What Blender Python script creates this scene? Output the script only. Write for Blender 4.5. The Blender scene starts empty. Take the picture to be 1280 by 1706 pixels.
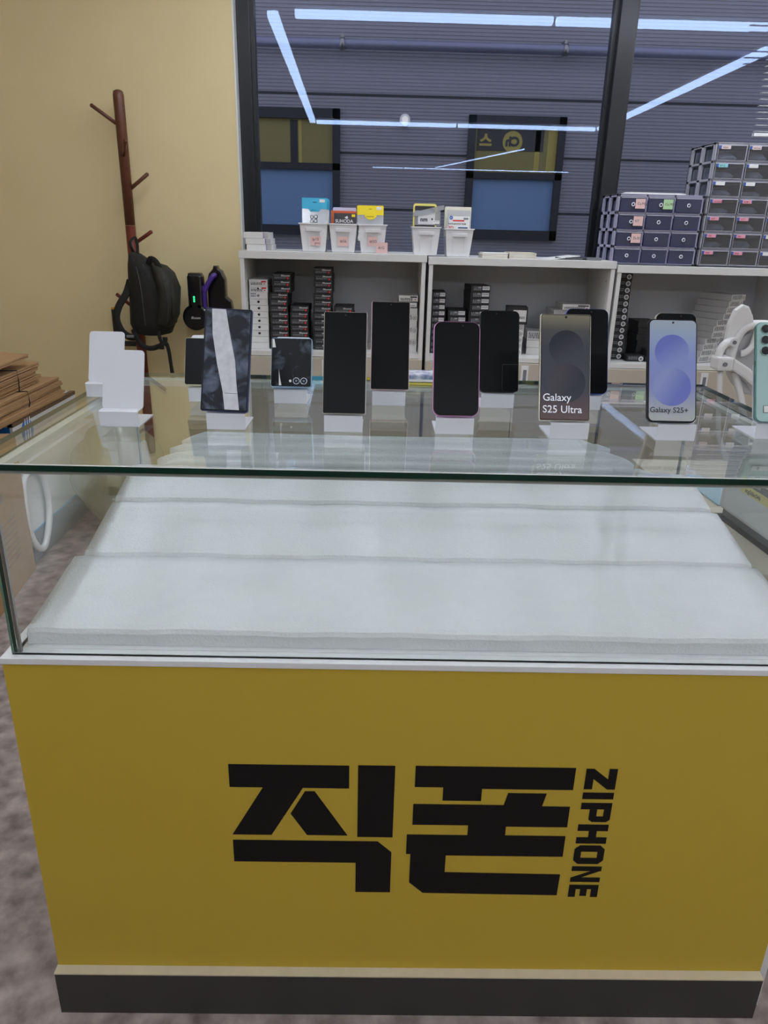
import bpy, bmesh, math, random
from mathutils import Vector, Matrix
random.seed(7)
S = bpy.context.scene
C = S.collection
PI = math.pi

# ------------------------------------------------------------------ camera, world, lamps, exposure
cam_d = bpy.data.cameras.new('camera'); cam = bpy.data.objects.new('camera', cam_d); C.objects.link(cam)
PIT, ROL, YAW = .3641, .0248, .0165
fw = Vector((math.sin(YAW)*math.cos(PIT), math.cos(YAW)*math.cos(PIT), -math.sin(PIT)))
r0 = Vector((math.cos(YAW), -math.sin(YAW), 0)); u0 = r0.cross(fw)
r1 = math.cos(ROL)*r0 + math.sin(ROL)*u0; u1 = -math.sin(ROL)*r0 + math.cos(ROL)*u0
mw = Matrix((r1, u1, -fw)).transposed().to_4x4(); mw.translation = Vector((.5241, -.9142, 1.2851))
cam.matrix_world = mw
cam_d.sensor_fit = 'HORIZONTAL'; cam_d.sensor_width = 36; cam_d.lens = 36*1234.0/1280; cam_d.clip_start = .02
S.camera = cam
w = bpy.data.worlds.new('world'); S.world = w; w.use_nodes = True
w.node_tree.nodes['Background'].inputs[0].default_value = (.74, .76, .88, 1)
w.node_tree.nodes['Background'].inputs[1].default_value = 1.25
LAMP = 22.5
S.view_settings.view_transform = 'Standard'; S.view_settings.look = 'None'
S.view_settings.gamma = 1; S.view_settings.use_curve_mapping = False
S.view_settings.exposure = 0.0

# ------------------------------------------------------------------ helpers
def lin(c):
    return tuple(((v/255)/12.92 if v/255 <= .04045 else ((v/255+.055)/1.055)**2.4) for v in c) + (1,)
MATS = {}
def mat(name, col, rough=.5, metal=0, spec=.5, emit=0, noise=None, bump=None, col2=None, coords='Object'):
    """noise=(scale, amount) colour mottling; bump=(scale, strength)"""
    if name in MATS: return MATS[name]
    m = bpy.data.materials.new(name); m.use_nodes = True; nt = m.node_tree; b = nt.nodes['Principled BSDF']
    b.inputs['Base Color'].default_value = lin(col); b.inputs['Roughness'].default_value = rough
    b.inputs['Metallic'].default_value = metal; b.inputs['Specular IOR Level'].default_value = spec
    if emit:
        b.inputs['Emission Color'].default_value = lin(col); b.inputs['Emission Strength'].default_value = emit
    tc = None
    if noise or bump: tc = nt.nodes.new('ShaderNodeTexCoord')
    if noise:
        n = nt.nodes.new('ShaderNodeTexNoise'); n.inputs['Scale'].default_value = noise[0]; n.inputs['Detail'].default_value = 6
        nt.links.new(tc.outputs[coords], n.inputs['Vector'])
        r = nt.nodes.new('ShaderNodeValToRGB'); r.color_ramp.elements[0].position = .5-noise[1]; r.color_ramp.elements[1].position = .5+noise[1]
        r.color_ramp.elements[0].color = lin(col2 or col); r.color_ramp.elements[1].color = lin(col)
        nt.links.new(n.outputs['Fac'], r.inputs[0]); nt.links.new(r.outputs[0], b.inputs['Base Color'])
    if bump:
        n = nt.nodes.new('ShaderNodeTexNoise'); n.inputs['Scale'].default_value = bump[0]; n.inputs['Detail'].default_value = 4
        nt.links.new(tc.outputs[coords], n.inputs['Vector'])
        bp = nt.nodes.new('ShaderNodeBump'); bp.inputs['Strength'].default_value = bump[1]; bp.inputs['Distance'].default_value = .003
        nt.links.new(n.outputs['Fac'], bp.inputs['Height']); nt.links.new(bp.outputs[0], b.inputs['Normal'])
    MATS[name] = m; return m
def glass(name, tint, refl=(1, 1, 1), rough=0.0, f0=.04, haze=0, hazecol=(255, 255, 255)):
    """thin clear sheet: tinted transmission + Schlick mirror reflection, optional haze"""
    if name in MATS: return MATS[name]
    m = bpy.data.materials.new(name); m.use_nodes = True; nt = m.node_tree; nt.nodes.clear()
    N = nt.nodes.new; L = nt.links.new
    out = N('ShaderNodeOutputMaterial'); tr = N('ShaderNodeBsdfTransparent'); gl = N('ShaderNodeBsdfGlossy'); mx = N('ShaderNodeMixShader')
    tr.inputs[0].default_value = lin(tint); gl.inputs['Color'].default_value = (*refl, 1); gl.inputs['Roughness'].default_value = rough
    lw = N('ShaderNodeLayerWeight'); lw.inputs[0].default_value = .5
    p = N('ShaderNodeMath'); p.operation = 'POWER'; p.inputs[1].default_value = 5; L(lw.outputs['Facing'], p.inputs[0])
    q = N('ShaderNodeMath'); q.operation = 'MULTIPLY_ADD'; q.inputs[1].default_value = 1-f0; q.inputs[2].default_value = f0; L(p.outputs[0], q.inputs[0])
    src = tr.outputs[0]
    if haze:
        df = N('ShaderNodeBsdfTranslucent'); d2 = N('ShaderNodeBsdfDiffuse'); df.inputs[0].default_value = lin(hazecol); d2.inputs[0].default_value = lin(hazecol)
        m0 = N('ShaderNodeMixShader'); L(df.outputs[0], m0.inputs[1]); L(d2.outputs[0], m0.inputs[2])
        m1 = N('ShaderNodeMixShader'); m1.inputs[0].default_value = haze; L(tr.outputs[0], m1.inputs[1]); L(m0.outputs[0], m1.inputs[2]); src = m1.outputs[0]
    L(q.outputs[0], mx.inputs[0]); L(src, mx.inputs[1]); L(gl.outputs[0], mx.inputs[2]); L(mx.outputs[0], out.inputs[0])
    MATS[name] = m; return m
def grad(name, stops, h, rough=.25, axis='Z', d=None, o0=0):
    """printed picture colour along one local axis of the thing"""
    m = bpy.data.materials.new(name); m.use_nodes = True; nt = m.node_tree; b = nt.nodes['Principled BSDF']
    tc = nt.nodes.new('ShaderNodeTexCoord'); sp = nt.nodes.new('ShaderNodeSeparateXYZ'); nt.links.new(tc.outputs['Object'], sp.inputs[0])
    mr = nt.nodes.new('ShaderNodeMapRange'); mr.inputs[1].default_value = o0; mr.inputs[2].default_value = o0+h
    if d:
        dt = nt.nodes.new('ShaderNodeVectorMath'); dt.operation = 'DOT_PRODUCT'; dt.inputs[1].default_value = d; nt.links.new(tc.outputs['Object'], dt.inputs[0]); nt.links.new(dt.outputs['Value'], mr.inputs[0])
    else: nt.links.new(sp.outputs[axis], mr.inputs[0])
    r = nt.nodes.new('ShaderNodeValToRGB'); e = r.color_ramp.elements
    e[0].position = stops[0][0]; e[0].color = lin(stops[0][1]); e[1].position = stops[-1][0]; e[1].color = lin(stops[-1][1])
    for p, c in stops[1:-1]: k = e.new(p); k.color = lin(c)
    nt.links.new(mr.outputs[0], r.inputs[0]); nt.links.new(r.outputs[0], b.inputs['Base Color'])
    b.inputs['Roughness'].default_value = rough; b.inputs['Specular IOR Level'].default_value = .25
    return m

class MB:
    """collects shapes into one mesh"""
    def __init__(s): s.bm = bmesh.new(); s.mats = []
    def mi(s, m):
        if m not in s.mats: s.mats.append(m)
        return s.mats.index(m)
    def take(s, tmp, m, M=None):
        if M is not None: tmp.transform(M)
        i = s.mi(m)
        for f in tmp.faces: f.material_index = i
        me = bpy.data.meshes.new('tmp'); tmp.to_mesh(me); tmp.free(); s.bm.from_mesh(me); bpy.data.meshes.remove(me); return s
    def box(s, x0, x1, y0, y1, z0, z1, m, bev=0, M=None, seg=2):
        t = bmesh.new(); bmesh.ops.create_cube(t, size=1)
        for v in t.verts: v.co = Vector(((x0+x1)/2+v.co.x*(x1-x0), (y0+y1)/2+v.co.y*(y1-y0), (z0+z1)/2+v.co.z*(z1-z0)))
        if bev: bmesh.ops.bevel(t, geom=t.edges[:], offset=bev, segments=seg, affect='EDGES', profile=.6)
        if bev and seg > 1:
            pass
        return s.take(t, m, M)
    def prism(s, pts, d0, d1, m, plane='XZ', M=None, bev=0, smooth=False):
        """pts outline in a plane, extruded from d0 to d1 along the third axis"""
        t = bmesh.new()
        def P(a, b, d): return {'XZ': (a, d, b), 'XY': (a, b, d), 'YZ': (d, a, b)}[plane]
        v0 = [t.verts.new(P(a, b, d0)) for a, b in pts]; v1 = [t.verts.new(P(a, b, d1)) for a, b in pts]
        f0 = t.faces.new(v0); f1 = t.faces.new(v1[::-1])
        n = len(pts)
        for i in range(n):
            f = t.faces.new((v0[i], v1[i], v1[(i+1) % n], v0[(i+1) % n])); f.smooth = smooth
        bmesh.ops.recalc_face_normals(t, faces=t.faces[:])
        if bev:
            ed = [e for e in t.edges if (e.verts[0] in v0 and e.verts[1] in v0) or (e.verts[0] in v1 and e.verts[1] in v1)]
            bmesh.ops.bevel(t, geom=ed, offset=bev, segments=2, affect='EDGES', profile=.6)
        return s.take(t, m, M)
    def flat(s, pts, m, plane='XZ', d=0, M=None):
        t = bmesh.new()
        def P(a, b): return {'XZ': (a, d, b), 'XY': (a, b, d), 'YZ': (d, a, b)}[plane]
        t.faces.new([t.verts.new(P(a, b)) for a, b in pts]); return s.take(t, m, M)
    def tube(s, pts, r, m, seg=10, flat=1.0, closed=False, caps=True, up=(0, 0, 1), M=None, sub=0):
        """sweep an ellipse (r wide along side, r*flat thick) along points; r number or list"""
        pts = [Vector(p) for p in pts]
        if sub: pts, r = smooth_path(pts, r, sub, closed)
        n = len(pts); R = r if isinstance(r, (list, tuple)) else [r]*n
        t = bmesh.new(); rings = []; upv = Vector(up)
        for i, p in enumerate(pts):
            a = pts[(i-1) % n] if (i > 0 or closed) else p; b = pts[(i+1) % n] if (i < n-1 or closed) else p
            d = (b-a).normalized(); sx = d.cross(upv)
            if sx.length < 1e-3: sx = d.cross(Vector((1, 0, 0)))
            sx.normalize(); sy = sx.cross(d).normalized()
            rings.append([t.verts.new(p+sx*R[i]*math.cos(2*PI*k/seg)+sy*R[i]*flat*math.sin(2*PI*k/seg)) for k in range(seg)])
        for i in range(n if closed else n-1):
            A, B = rings[i], rings[(i+1) % n]
            for k in range(seg):
                f = t.faces.new((A[k], A[(k+1) % seg], B[(k+1) % seg], B[k])); f.smooth = True
        if caps and not closed:
            t.faces.new(rings[0][::-1]); t.faces.new(rings[-1])
        bmesh.ops.recalc_face_normals(t, faces=t.faces[:])
        return s.take(t, m, M)
    def loft(s, secs, m, seg=24, power=2.6, M=None):
        """secs = [(cx, cy, z, rx, ry)] superellipse sections"""
        t = bmesh.new(); rings = []
        for cx, cy, z, rx, ry in secs:
            ring = []
            for k in range(seg):
                a = 2*PI*k/seg; c, q = math.cos(a), math.sin(a)
                ring.append(t.verts.new((cx+rx*math.copysign(abs(c)**(2/power), c), cy+ry*math.copysign(abs(q)**(2/power), q), z)))
            rings.append(ring)
        for A, B in zip(rings, rings[1:]):
            for k in range(seg):
                f = t.faces.new((A[k], A[(k+1) % seg], B[(k+1) % seg], B[k])); f.smooth = True
        t.faces.new(rings[0][::-1]); t.faces.new(rings[-1])
        bmesh.ops.recalc_face_normals(t, faces=t.faces[:])
        return s.take(t, m, M)
    def cyl(s, p0, p1, r, m, seg=20, r2=None, M=None):
        return s.tube([p0, p1], [r, r if r2 is None else r2], m, seg=seg, M=M)
    def build(s, name, parent=None, loc=None, rot=None):
        me = bpy.data.meshes.new(name); s.bm.to_mesh(me); s.bm.free()
        for m in s.mats: me.materials.append(m)
        o = bpy.data.objects.new(name, me); C.objects.link(o); o.parent = parent
        if loc: o.location = loc
        if rot: o.rotation_euler = rot
        return o
def smooth_path(pts, r, sub, closed):
    n = len(pts); R = r if isinstance(r, (list, tuple)) else [r]*n; P = []; Q = []
    for i in range(n if closed else n-1):
        g = lambda k: (k % n) if closed else max(0, min(n-1, k))
        a, b, c, d = pts[g(i-1)], pts[g(i)], pts[g(i+1)], pts[g(i+2)]
        for j in range(sub):
            t = j/sub
            P.append(.5*((2*b)+(c-a)*t+(2*a-5*b+4*c-d)*t*t+(3*b-a-3*c+d)*t**3)); Q.append(R[g(i)]*(1-t)+R[g(i+1)]*t)
    if not closed: P.append(pts[-1]); Q.append(R[-1])
    return P, Q
def tag(o, label, cat, group=None):
    o['label'] = label; o['category'] = cat
    if group: o['group'] = group
    return o
def thing(name, label, cat, loc=(0, 0, 0), rot=(0, 0, 0), group=None):
    o = bpy.data.objects.new(name, None); C.objects.link(o); o.location = loc; o.rotation_euler = rot; o.empty_display_size = .05
    return tag(o, label, cat, group)
def struct(name, mb): o = mb.build(name); o['kind'] = 'structure'; return o
def rrect(w, h, r, n=6, x0=None, z0=0):
    x0 = -w/2 if x0 is None else x0; P = []
    for cx, cz, a0 in ((x0+w-r, z0+r, -PI/2), (x0+w-r, z0+h-r, 0), (x0+r, z0+h-r, PI/2), (x0+r, z0+r, PI)):
        for k in range(n+1): a = a0+PI/2*k/n; P.append((cx+r*math.cos(a), cz+r*math.sin(a)))
    return P
def circ(cx, cz, r, n=24): return [(cx+r*math.cos(2*PI*k/n), cz+r*math.sin(2*PI*k/n)) for k in range(n)]
def text(mb, body, size, m, M, bold=0, align='LEFT', sx=1):
    """lettering as flat mesh, laid in the XZ plane facing -Y, then moved by M"""
    cu = bpy.data.curves.new('t', 'FONT'); cu.body = body; cu.size = size; cu.offset = bold; cu.align_x = align; cu.resolution_u = 3
    o = bpy.data.objects.new('t', cu); C.objects.link(o)
    dg = bpy.context.evaluated_depsgraph_get(); me = bpy.data.meshes.new_from_object(o.evaluated_get(dg))
    t = bmesh.new(); t.from_mesh(me); bpy.data.meshes.remove(me); bpy.data.objects.remove(o); bpy.data.curves.remove(cu)
    t.transform(M @ Matrix.Rotation(PI/2, 4, 'X') @ Matrix.Diagonal((sx, 1, 1, 1)))
    mb.take(t, m)
def T(x, y, z): return Matrix.Translation((x, y, z))
def RX(a): return Matrix.Rotation(a, 4, 'X')
def RY(a): return Matrix.Rotation(a, 4, 'Y')
def RZ(a): return Matrix.Rotation(a, 4, 'Z')

# ------------------------------------------------------------------ materials
cream = mat('cream wall paint', (233, 215, 166), .75, noise=(3, .3), col2=(227, 209, 160), bump=(28, .25))
whitewall = mat('white ceiling paint', (228, 226, 220), .8)
floor_m = mat('grey floor vinyl', (186, 172, 167), .7, noise=(20, .2), col2=(112, 100, 96), bump=(60, .3))
blackal = mat('black aluminium', (26, 27, 31), .35, .2)
yellow = mat('yellow laminate', (204, 176, 62), .38, noise=(900, .3), col2=(197, 169, 56), spec=.35)
whitelam = mat('white laminate', (232, 234, 236), .4)
creamlam = mat('cream laminate', (218, 208, 180), .55, noise=(40, .3), col2=(206, 196, 168))
darkkick = mat('charcoal laminate', (62, 60, 60), .5, noise=(300, .3), col2=(54, 52, 53))
blackvinyl = mat('black vinyl lettering', (22, 20, 20), .55, spec=.2)
foamm = mat('white felt foam', (236, 238, 242), .95, noise=(9, .3), col2=(226, 229, 232), bump=(240, .5), spec=.1)
case_glass = glass('showcase glass', (250, 253, 251))
pane_glass = glass('showcase upright glass', (254, 255, 254))
glass_edge = mat('green glass edge', (10, 58, 44), .3, spec=.4, noise=(14, .25), col2=(5, 36, 30))
glass_edge_light = mat('pale green glass edge', (120, 160, 140), .2, spec=.7)
seal = mat('clear seal', (170, 178, 174), .3)
steel = mat('brushed steel', (150, 150, 148), .3, .9)
alum = mat('white aluminium', (222, 224, 220), .35, .1)
win_glass = glass('window glass', (232, 234, 241), (.55, .73, 1.0), f0=.024)
shelf_m = mat('white shelf laminate', (216, 216, 214), .5)
shelf_in = mat('grey shelf back', (190, 191, 196), .6)
shelf_door = mat('beige cabinet door', (196, 188, 172), .6, noise=(250, .3), col2=(186, 178, 163))
blackfab = mat('black nylon', (26, 27, 24), .8, noise=(30, .2), col2=(18, 18, 18), bump=(60, .6))
darkfab = mat('dark olive nylon', (44, 44, 36), .7, noise=(30, .25), col2=(30, 31, 27), bump=(25, .8))
walnut = mat('walnut wood', (112, 66, 46), .38, noise=(16, .3), col2=(88, 50, 36))
redwood = mat('reddish brown wood', (118, 50, 34), .35, noise=(16, .3), col2=(92, 36, 26))
card = mat('corrugated cardboard', (176, 140, 98), .85, noise=(20, .3), col2=(164, 130, 92))
card_edge = mat('cardboard edge', (126, 100, 74), .9, noise=(200, .2), col2=(84, 66, 50))
white_p = mat('white plastic', (232, 232, 234), .35)
frost = mat('frosted white acrylic', (222, 224, 230), .25, spec=.5)
blackgl = mat('black phone glass', (9, 10, 12), .3, spec=.12)
blackpl = mat('black plastic', (20, 20, 22), .3)
print_k = mat('black print', (20, 20, 22), .6); print_w = mat('white print', (225, 226, 228), .6)
print_g = mat('grey print', (120, 122, 128), .6); red_dot = mat('red sticker', (206, 52, 58), .5)
boxblack = mat('black carton', (36, 37, 40), .55); boxwhite = mat('white carton', (222, 222, 220), .5)
boxgrey = mat('light grey carton', (176, 176, 176), .6)
paper_w = mat('white paper', (234, 234, 232), .7); pinknote = mat('pink note', (236, 200, 196), .8); greennote = mat('green note', (186, 222, 176), .8)
blue_m = mat('blue print', (30, 112, 190), .5); skyblue = mat('sky blue header', (52, 176, 214), .4)
lemon = mat('yellow header', (246, 222, 24), .4)
poly_clear = glass('clear plastic film', (236, 238, 242), rough=.12, f0=.09, haze=.35, hazecol=(230, 232, 236))

# ------------------------------------------------------------------ room
XL, XR, YF, YB, ZC = -3.2, 5.2, -10.5, 3.02, 2.85
WX0, WX1, WZ1 = -.155, 4.4, 2.62
struct('floor', MB().box(XL, XR, YF, 3.4, -.05, 0, floor_m))
struct('ceiling', MB().box(XL, XR, YF, 3.4, ZC, ZC+.1, whitewall))
struct('wall_left', MB().box(XL-.1, XL, YF, 3.4, 0, ZC, cream))
struct('wall_right', MB().box(XR, XR+.1, YF, 3.4, 0, ZC, cream))
struct('wall_front', MB().box(XL, XR, YF-.1, YF, 0, ZC, cream))
b = MB(); b.box(XL, WX0, YB, 3.4, 0, ZC, cream); b.box(WX1, XR, YB, 3.4, 0, ZC, cream)
b.box(WX0, WX1, YB, 3.4, WZ1, ZC, cream); b.box(WX0, WX1, YB+.02, 3.4, 0, 1.02, cream)
struct('wall_back', b)
struct('trim_1', MB().box(WX0, WX0+.008, YB-.002, 3.13, 1.02, WZ1, alum))
# window: black aluminium frame and two panes
fr = MB(); Y0, Y1 = 3.08, 3.15
fr.box(WX0+.008, -.085, Y0, Y1, 1.02, WZ1, blackal, .003); fr.box(-.089, -.066, Y0+.02, Y1, 1.04, WZ1, blackal, .002)
fr.box(1.60, 1.625, Y0+.02, Y1, 1.04, WZ1, blackal, .002); fr.box(1.62, 1.70, Y0-.02, Y1, 1.02, WZ1, blackal, .003)
fr.box(1.70, 1.715, Y0+.02, Y1, 1.04, WZ1, blackal, .002)
fr.box(3.28, 3.36, Y0, Y1, 1.02, WZ1, blackal, .003); fr.box(4.32, WX1, Y0, Y1, 1.02, WZ1, blackal, .003)
fr.box(WX0+.008, WX1, Y0, Y1, 1.02, 1.075, blackal, .003); fr.box(WX0+.008, WX1, Y0, Y1, 2.57, WZ1, blackal, .003)
wf = struct('window_1', fr)
for x0, x1 in ((-.07, 1.605), (1.71, 3.285), (3.355, 4.325)):
    p = MB().box(x0, x1, 3.122, 3.127, 1.07, 2.575, win_glass).build('pane', wf)

# ------------------------------------------------------------------ ceiling lamps (hung LED tubes set in large rectangles)
lampm = mat('lit lamp diffuser', (236, 242, 255), .5, emit=LAMP)
lamph = mat('white lamp housing', (220, 222, 226), .4)
def lamp(x0, y0, x1, y1, label, z=2.4, wd=.032):
    cx, cy = (x0+x1)/2, (y0+y1)/2; L = math.hypot(x1-x0, y1-y0)
    o = thing('linear_ceiling_lamp', label, 'lamp', (cx, cy, z), (0, 0, math.atan2(y1-y0, x1-x0)), 'linear lamps hung from the ceiling')
    MB().box(-L/2, L/2, -wd, wd, 0, wd*1.15, lampm, .008).build('diffuser', o)
    MB().box(-L/2-.004, L/2+.004, -wd*.6, wd*.6, wd*1.15, wd*1.15+.02, lamph).build('housing', o)
    for s in (-.35, .35): MB().cyl((s*L, 0, .07), (s*L, 0, ZC-z), .003, lamph, 8).build('suspension_wire', o)
lamp(.03, 2.22, 1.5, 2.22, 'lit white tube lamp nearest the window, left half of its row, mirrored in the window')
lamp(1.52, 2.22, 2.98, 2.22, 'lit white tube lamp nearest the window, right half of its row, mirrored above the drawers')
lamp(-.1, 2.2, -.24, -2.3, 'lit white tube lamp running away along the left, mirrored in the left of the window')
lamp(3.0, 2.2, 3.04, -2.3, 'lit white tube lamp running away along the right, mirrored diagonally right of the mullion')
lamp(-.2, -2.35, 1.4, -2.35, 'lit white tube lamp across the room behind the viewer, left half')
lamp(1.42, -2.35, 3.0, -2.35, 'lit white tube lamp across the room behind the viewer, right half')
lamp(.4, -8.6, 4.2, -8.6, 'far lit white tube lamp deep in the room, mirrored as a faint line', wd=.012)
lamp(2.6, -4.6, 1.6, -8.3, 'far lit white tube lamp set at a slant, mirrored as a faint diagonal', wd=.014)

# ------------------------------------------------------------------ building across the street
siding = mat('grey metal siding', (146, 146, 156), .55, .1)
groove = mat('dark siding joint', (44, 45, 54), .6)
extfr = mat('dark window frame', (38, 40, 48), .5)
extblue = mat('blue lit window film', (112, 146, 186), .4)
extyel = mat('olive reflected signage', (134, 128, 78), .6)  # shop signage reflected in the panes, put in as flat colour
extrefl = mat('yellow reflected signage', (170, 160, 84), .6)
pipe_m = mat('galvanised pipe', (128, 132, 156), .4, .4)
bd = thing('building', 'grey corrugated metal building seen outside through the window', 'building', (1.5, 7, 0))
sd = MB(); t = bmesh.new(); x0, x1 = -5.5, 6.5; zs = []
z = .0; rows = []
while z < 5.2:
    rows += [(z, 0), (z+.019, 0), (z+.021, .005), (z+.027, .005), (z+.029, 0)]; z += .03
prev = None
for z, y in rows:
    cur = (t.verts.new((x0, y, z)), t.verts.new((x1, y, z)))
    if prev: t.faces.new((prev[0], prev[1], cur[1], cur[0]))
    prev = cur
sd.take(t, siding); sd.box(x0, x1, .03, .5, 0, 5.2, siding)
sd.build('siding', bd)
for zj in (.98, 1.474, 1.97, 2.466, 3.45): MB().box(x0, x1, -.006, .012, zj-.009, zj+.009, groove).build('siding_joint', bd)
pb = MB(); pb.tube([(x0, -.13, 2.85), (x1, -.13, 2.85)], .042, pipe_m, 14); pb.build('pipe', bd)
for xc in (-1.33, .70, 2.7):
    MB().tube([(xc-.02, -.13, 2.85), (xc+.02, -.13, 2.85)], .052, steel, 14).box(xc-.012, xc+.012, -.13, .02, 2.84, 2.93, steel).build('pipe_clamp', bd)
def extwin(x0, x1, z0, z1, zm, signs):
    o = MB(); o.box(x0, x1, -.05, .03, z0, z0+.09, extfr); o.box(x0, x1, -.05, .03, z1-.09, z1, extfr); o.box(x0, x0+.07, -.05, .03, z0, z1, extfr)
    o.box(x1-.07, x1, -.05, .03, z0, z1, extfr); o.box(x0, x1, -.05, .03, zm-.03, zm+.03, extfr)
    f = o.build('window', bd)
    p = MB(); p.box(x0+.07, x1-.07, -.012, 0, z0+.09, zm-.03, extblue); p.box(x0+.07, x1-.07, -.012, 0, zm+.03, z1-.09, extyel)
    for kind, a in signs:
        if kind == 'strip': p.box(a[0], a[1], -.016, -.012, a[2], a[3], a[4])
        elif kind == 'disc': p.prism(circ(a[0], a[1], a[2]), -.018, -.012, extrefl)
        else: text(p, a[0], a[3], a[4], T(a[1], -.02, a[2]) @ Matrix.Diagonal((-1, 1, 1, 1)), .006)
    p.build('pane', f)
extdark = mat('dark reflected signage', (58, 60, 58), .6)  # dark part of the mirrored signage, painted onto the pane
extwin(-1.62-1.1, -1.355, 1.22, 2.34, 1.84, [('strip', (-1.83, -1.76, 1.87, 2.24, extfr)), ('strip', (-1.75, -1.72, 1.87, 2.24, extrefl))])
extwin(-.13, .80, 1.22, 2.32, 1.80, [('strip', (-.04, .60, 2.02, 2.22, extdark)), ('disc', (.30, 2.10, .095)), ('text', ('Ch', .365, 2.065, .11, extdark)),
    ('text', ('\uc2a4', .10, 2.06, .13, extrefl)), ('strip', (.52, .57, 1.84, 2.22, extrefl)), ('strip', (.64, .73, 1.84, 2.22, extrefl))])
MB().prism(circ(-.74, 2.26, .05), -.06, .0, white_p).prism(circ(-.74, 2.26, .03), -.075, -.06, mat('lit bulb', (255, 250, 235), .5, emit=.4)).build('wall_lamp', bd)
struct('floor_outside', MB().box(-6, 9, 3.4, 9, -.1, 0, mat('asphalt', (90, 90, 94), .9)))

# white blind hanging in the second bay
bl = thing('venetian_blind', 'white slatted blind hanging in the window right of the drawer towers', 'blind', (2.47, 3.0, 1.74))
s_ = MB()
for k in range(30): s_.box(-.17, .17, -.012, .012, .02+k*.027, .0215+k*.027, white_p, M=None)
s_.build('slats', bl); MB().box(-.18, .18, -.015, .015, .83, .87, white_p).build('headrail', bl); MB().box(-.172, .172, -.012, .012, 0, .014, white_p).build('bottom_rail', bl)

# ------------------------------------------------------------------ showcase counter
W_ = 1.2135; ZT = .9917; ZD = .7045
ct = thing('display_counter', 'yellow fronted shop counter with a glass showcase on top', 'counter', (W_/2, .33, 0))
ox, oy = -W_/2, -.33
def L3(b, name, parent=ct): return b.build(name, parent, loc=(ox, oy, 0) if parent is ct else None)
body = L3(MB().box(0, W_, 0, .65, .0951, .6948, yellow), 'body')
L3(MB().box(-.0004, W_-.002, -.0162, .63, 0, .0925, darkkick), 'plinth')
L3(MB().box(-.001, W_-.001, -.0163, .64, .0925, .0951, creamlam), 'plinth_top')
L3(MB().box(W_+.0005, W_+.018, .008, .65, 0, .6948, whitelam), 'end_panel')
rim = MB()
rim.box(-.002, W_+.018, -.003, .655, .6948, ZD, whitelam, .0012)
L3(rim, 'white_rim')
L3(MB().box(.03, W_-.03, .025, .63, ZD, ZD+.002, whitelam), 'inner_deck')
# lettering, traced on the panel plane
sg = MB()
A = [(.3125, .5235), (.496, .5235), (.496, .4805), (.425, .4805), (.374, .387), (.3125, .387), (.3635, .4805), (.3125, .4805)]
B = [(.428, .474), (.443, .474), (.494, .3875), (.430, .3875), (.405, .430)]
Cc = [(.5095, .5245), (.566, .5245), (.5655, .385), (.5095, .385)]
D = [(.3125, .376), (.542, .376), (.5645, .354), (.5645, .269), (.5075, .269), (.5075, .3315), (.3125, .3315)]
E_ = [(.597, .525), (.842, .525), (.842, .483), (.701, .483), (.701, .4595), (.641, .4595), (.641, .485), (.597, .485)]
F_ = [(.596, .452), (.737, .452), (.742, .4755), (.802, .4755), (.797, .4505), (.841, .4505), (.841, .4095), (.744, .4095), (.744, .3915), (.8405, .3915), (.8405, .349), (.652, .349), (.652, .3135), (.8405, .3115), (.8395, .2665), (.618, .2685), (.595, .291), (.595, .351), (.588, .351), (.588, .391), (.684, .391), (.684, .411), (.596, .411)]
for P in (A, B, Cc, D, E_, F_): sg.prism(P[::-1], -.0006, 0, blackvinyl)
def q(u0, u1, v0, v1): return [(u0, v0), (u1, v0), (u1, v1), (u0, v1)]
LET = {  # letter shapes: u along the word, v up the letter, both 0..1
 'Z': [[(0, 0), (1, 0), (1, .27), (.5, .27), (1, .75), (1, 1), (0, 1), (0, .73), (.5, .73), (0, .25)]],
 'I': [q(0, 1, 0, 1)],
 'P': [q(0, .34, 0, 1), q(.34, .75, .76, 1), q(.34, .75, .30, .54), [(.7, .30), (.88, .30), (1, .42), (1, .88), (.88, 1), (.7, 1)]],
 'H': [q(0, .34, 0, 1), q(.66, 1, 0, 1), q(.3, .7, .38, .64)],
 'O': [[(.2, 0), (.8, 0), (.8, .23), (.2, .23)], [(.2, .77), (.8, .77), (.8, 1), (.2, 1)], [(0, .16), (.2, 0), (.34, 0), (.34, 1), (.2, 1), (0, .84)], [(.66, 0), (.8, 0), (1, .16), (1, .84), (.8, 1), (.66, 1)]],
 'N': [q(0, .3, 0, 1), q(.7, 1, 0, 1), [(.26, 1), (.05, 1), (.72, 0), (.95, 0)]],
 'E': [q(0, .36, 0, 1), q(.3, 1, 0, .24), q(.3, .92, .39, .62), q(.3, 1, .76, 1)]}
SL = [('Z', 0, .0395), ('I', .0455, .0585), ('P', .0655, .1035), ('H', .1085, .1475), ('O', .151, .190), ('N', .195, .2285), ('E', .2345, .261)]
for k, (ch, a, bb) in enumerate(SL):
    for j, P in enumerate(LET[ch]):
        sg.flat([(.858+.0485*v, .5245-(a+(bb-a)*u)) for u, v in P], blackvinyl, d=-.0006-.00002*j)
L3(sg, 'lettering')
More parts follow.
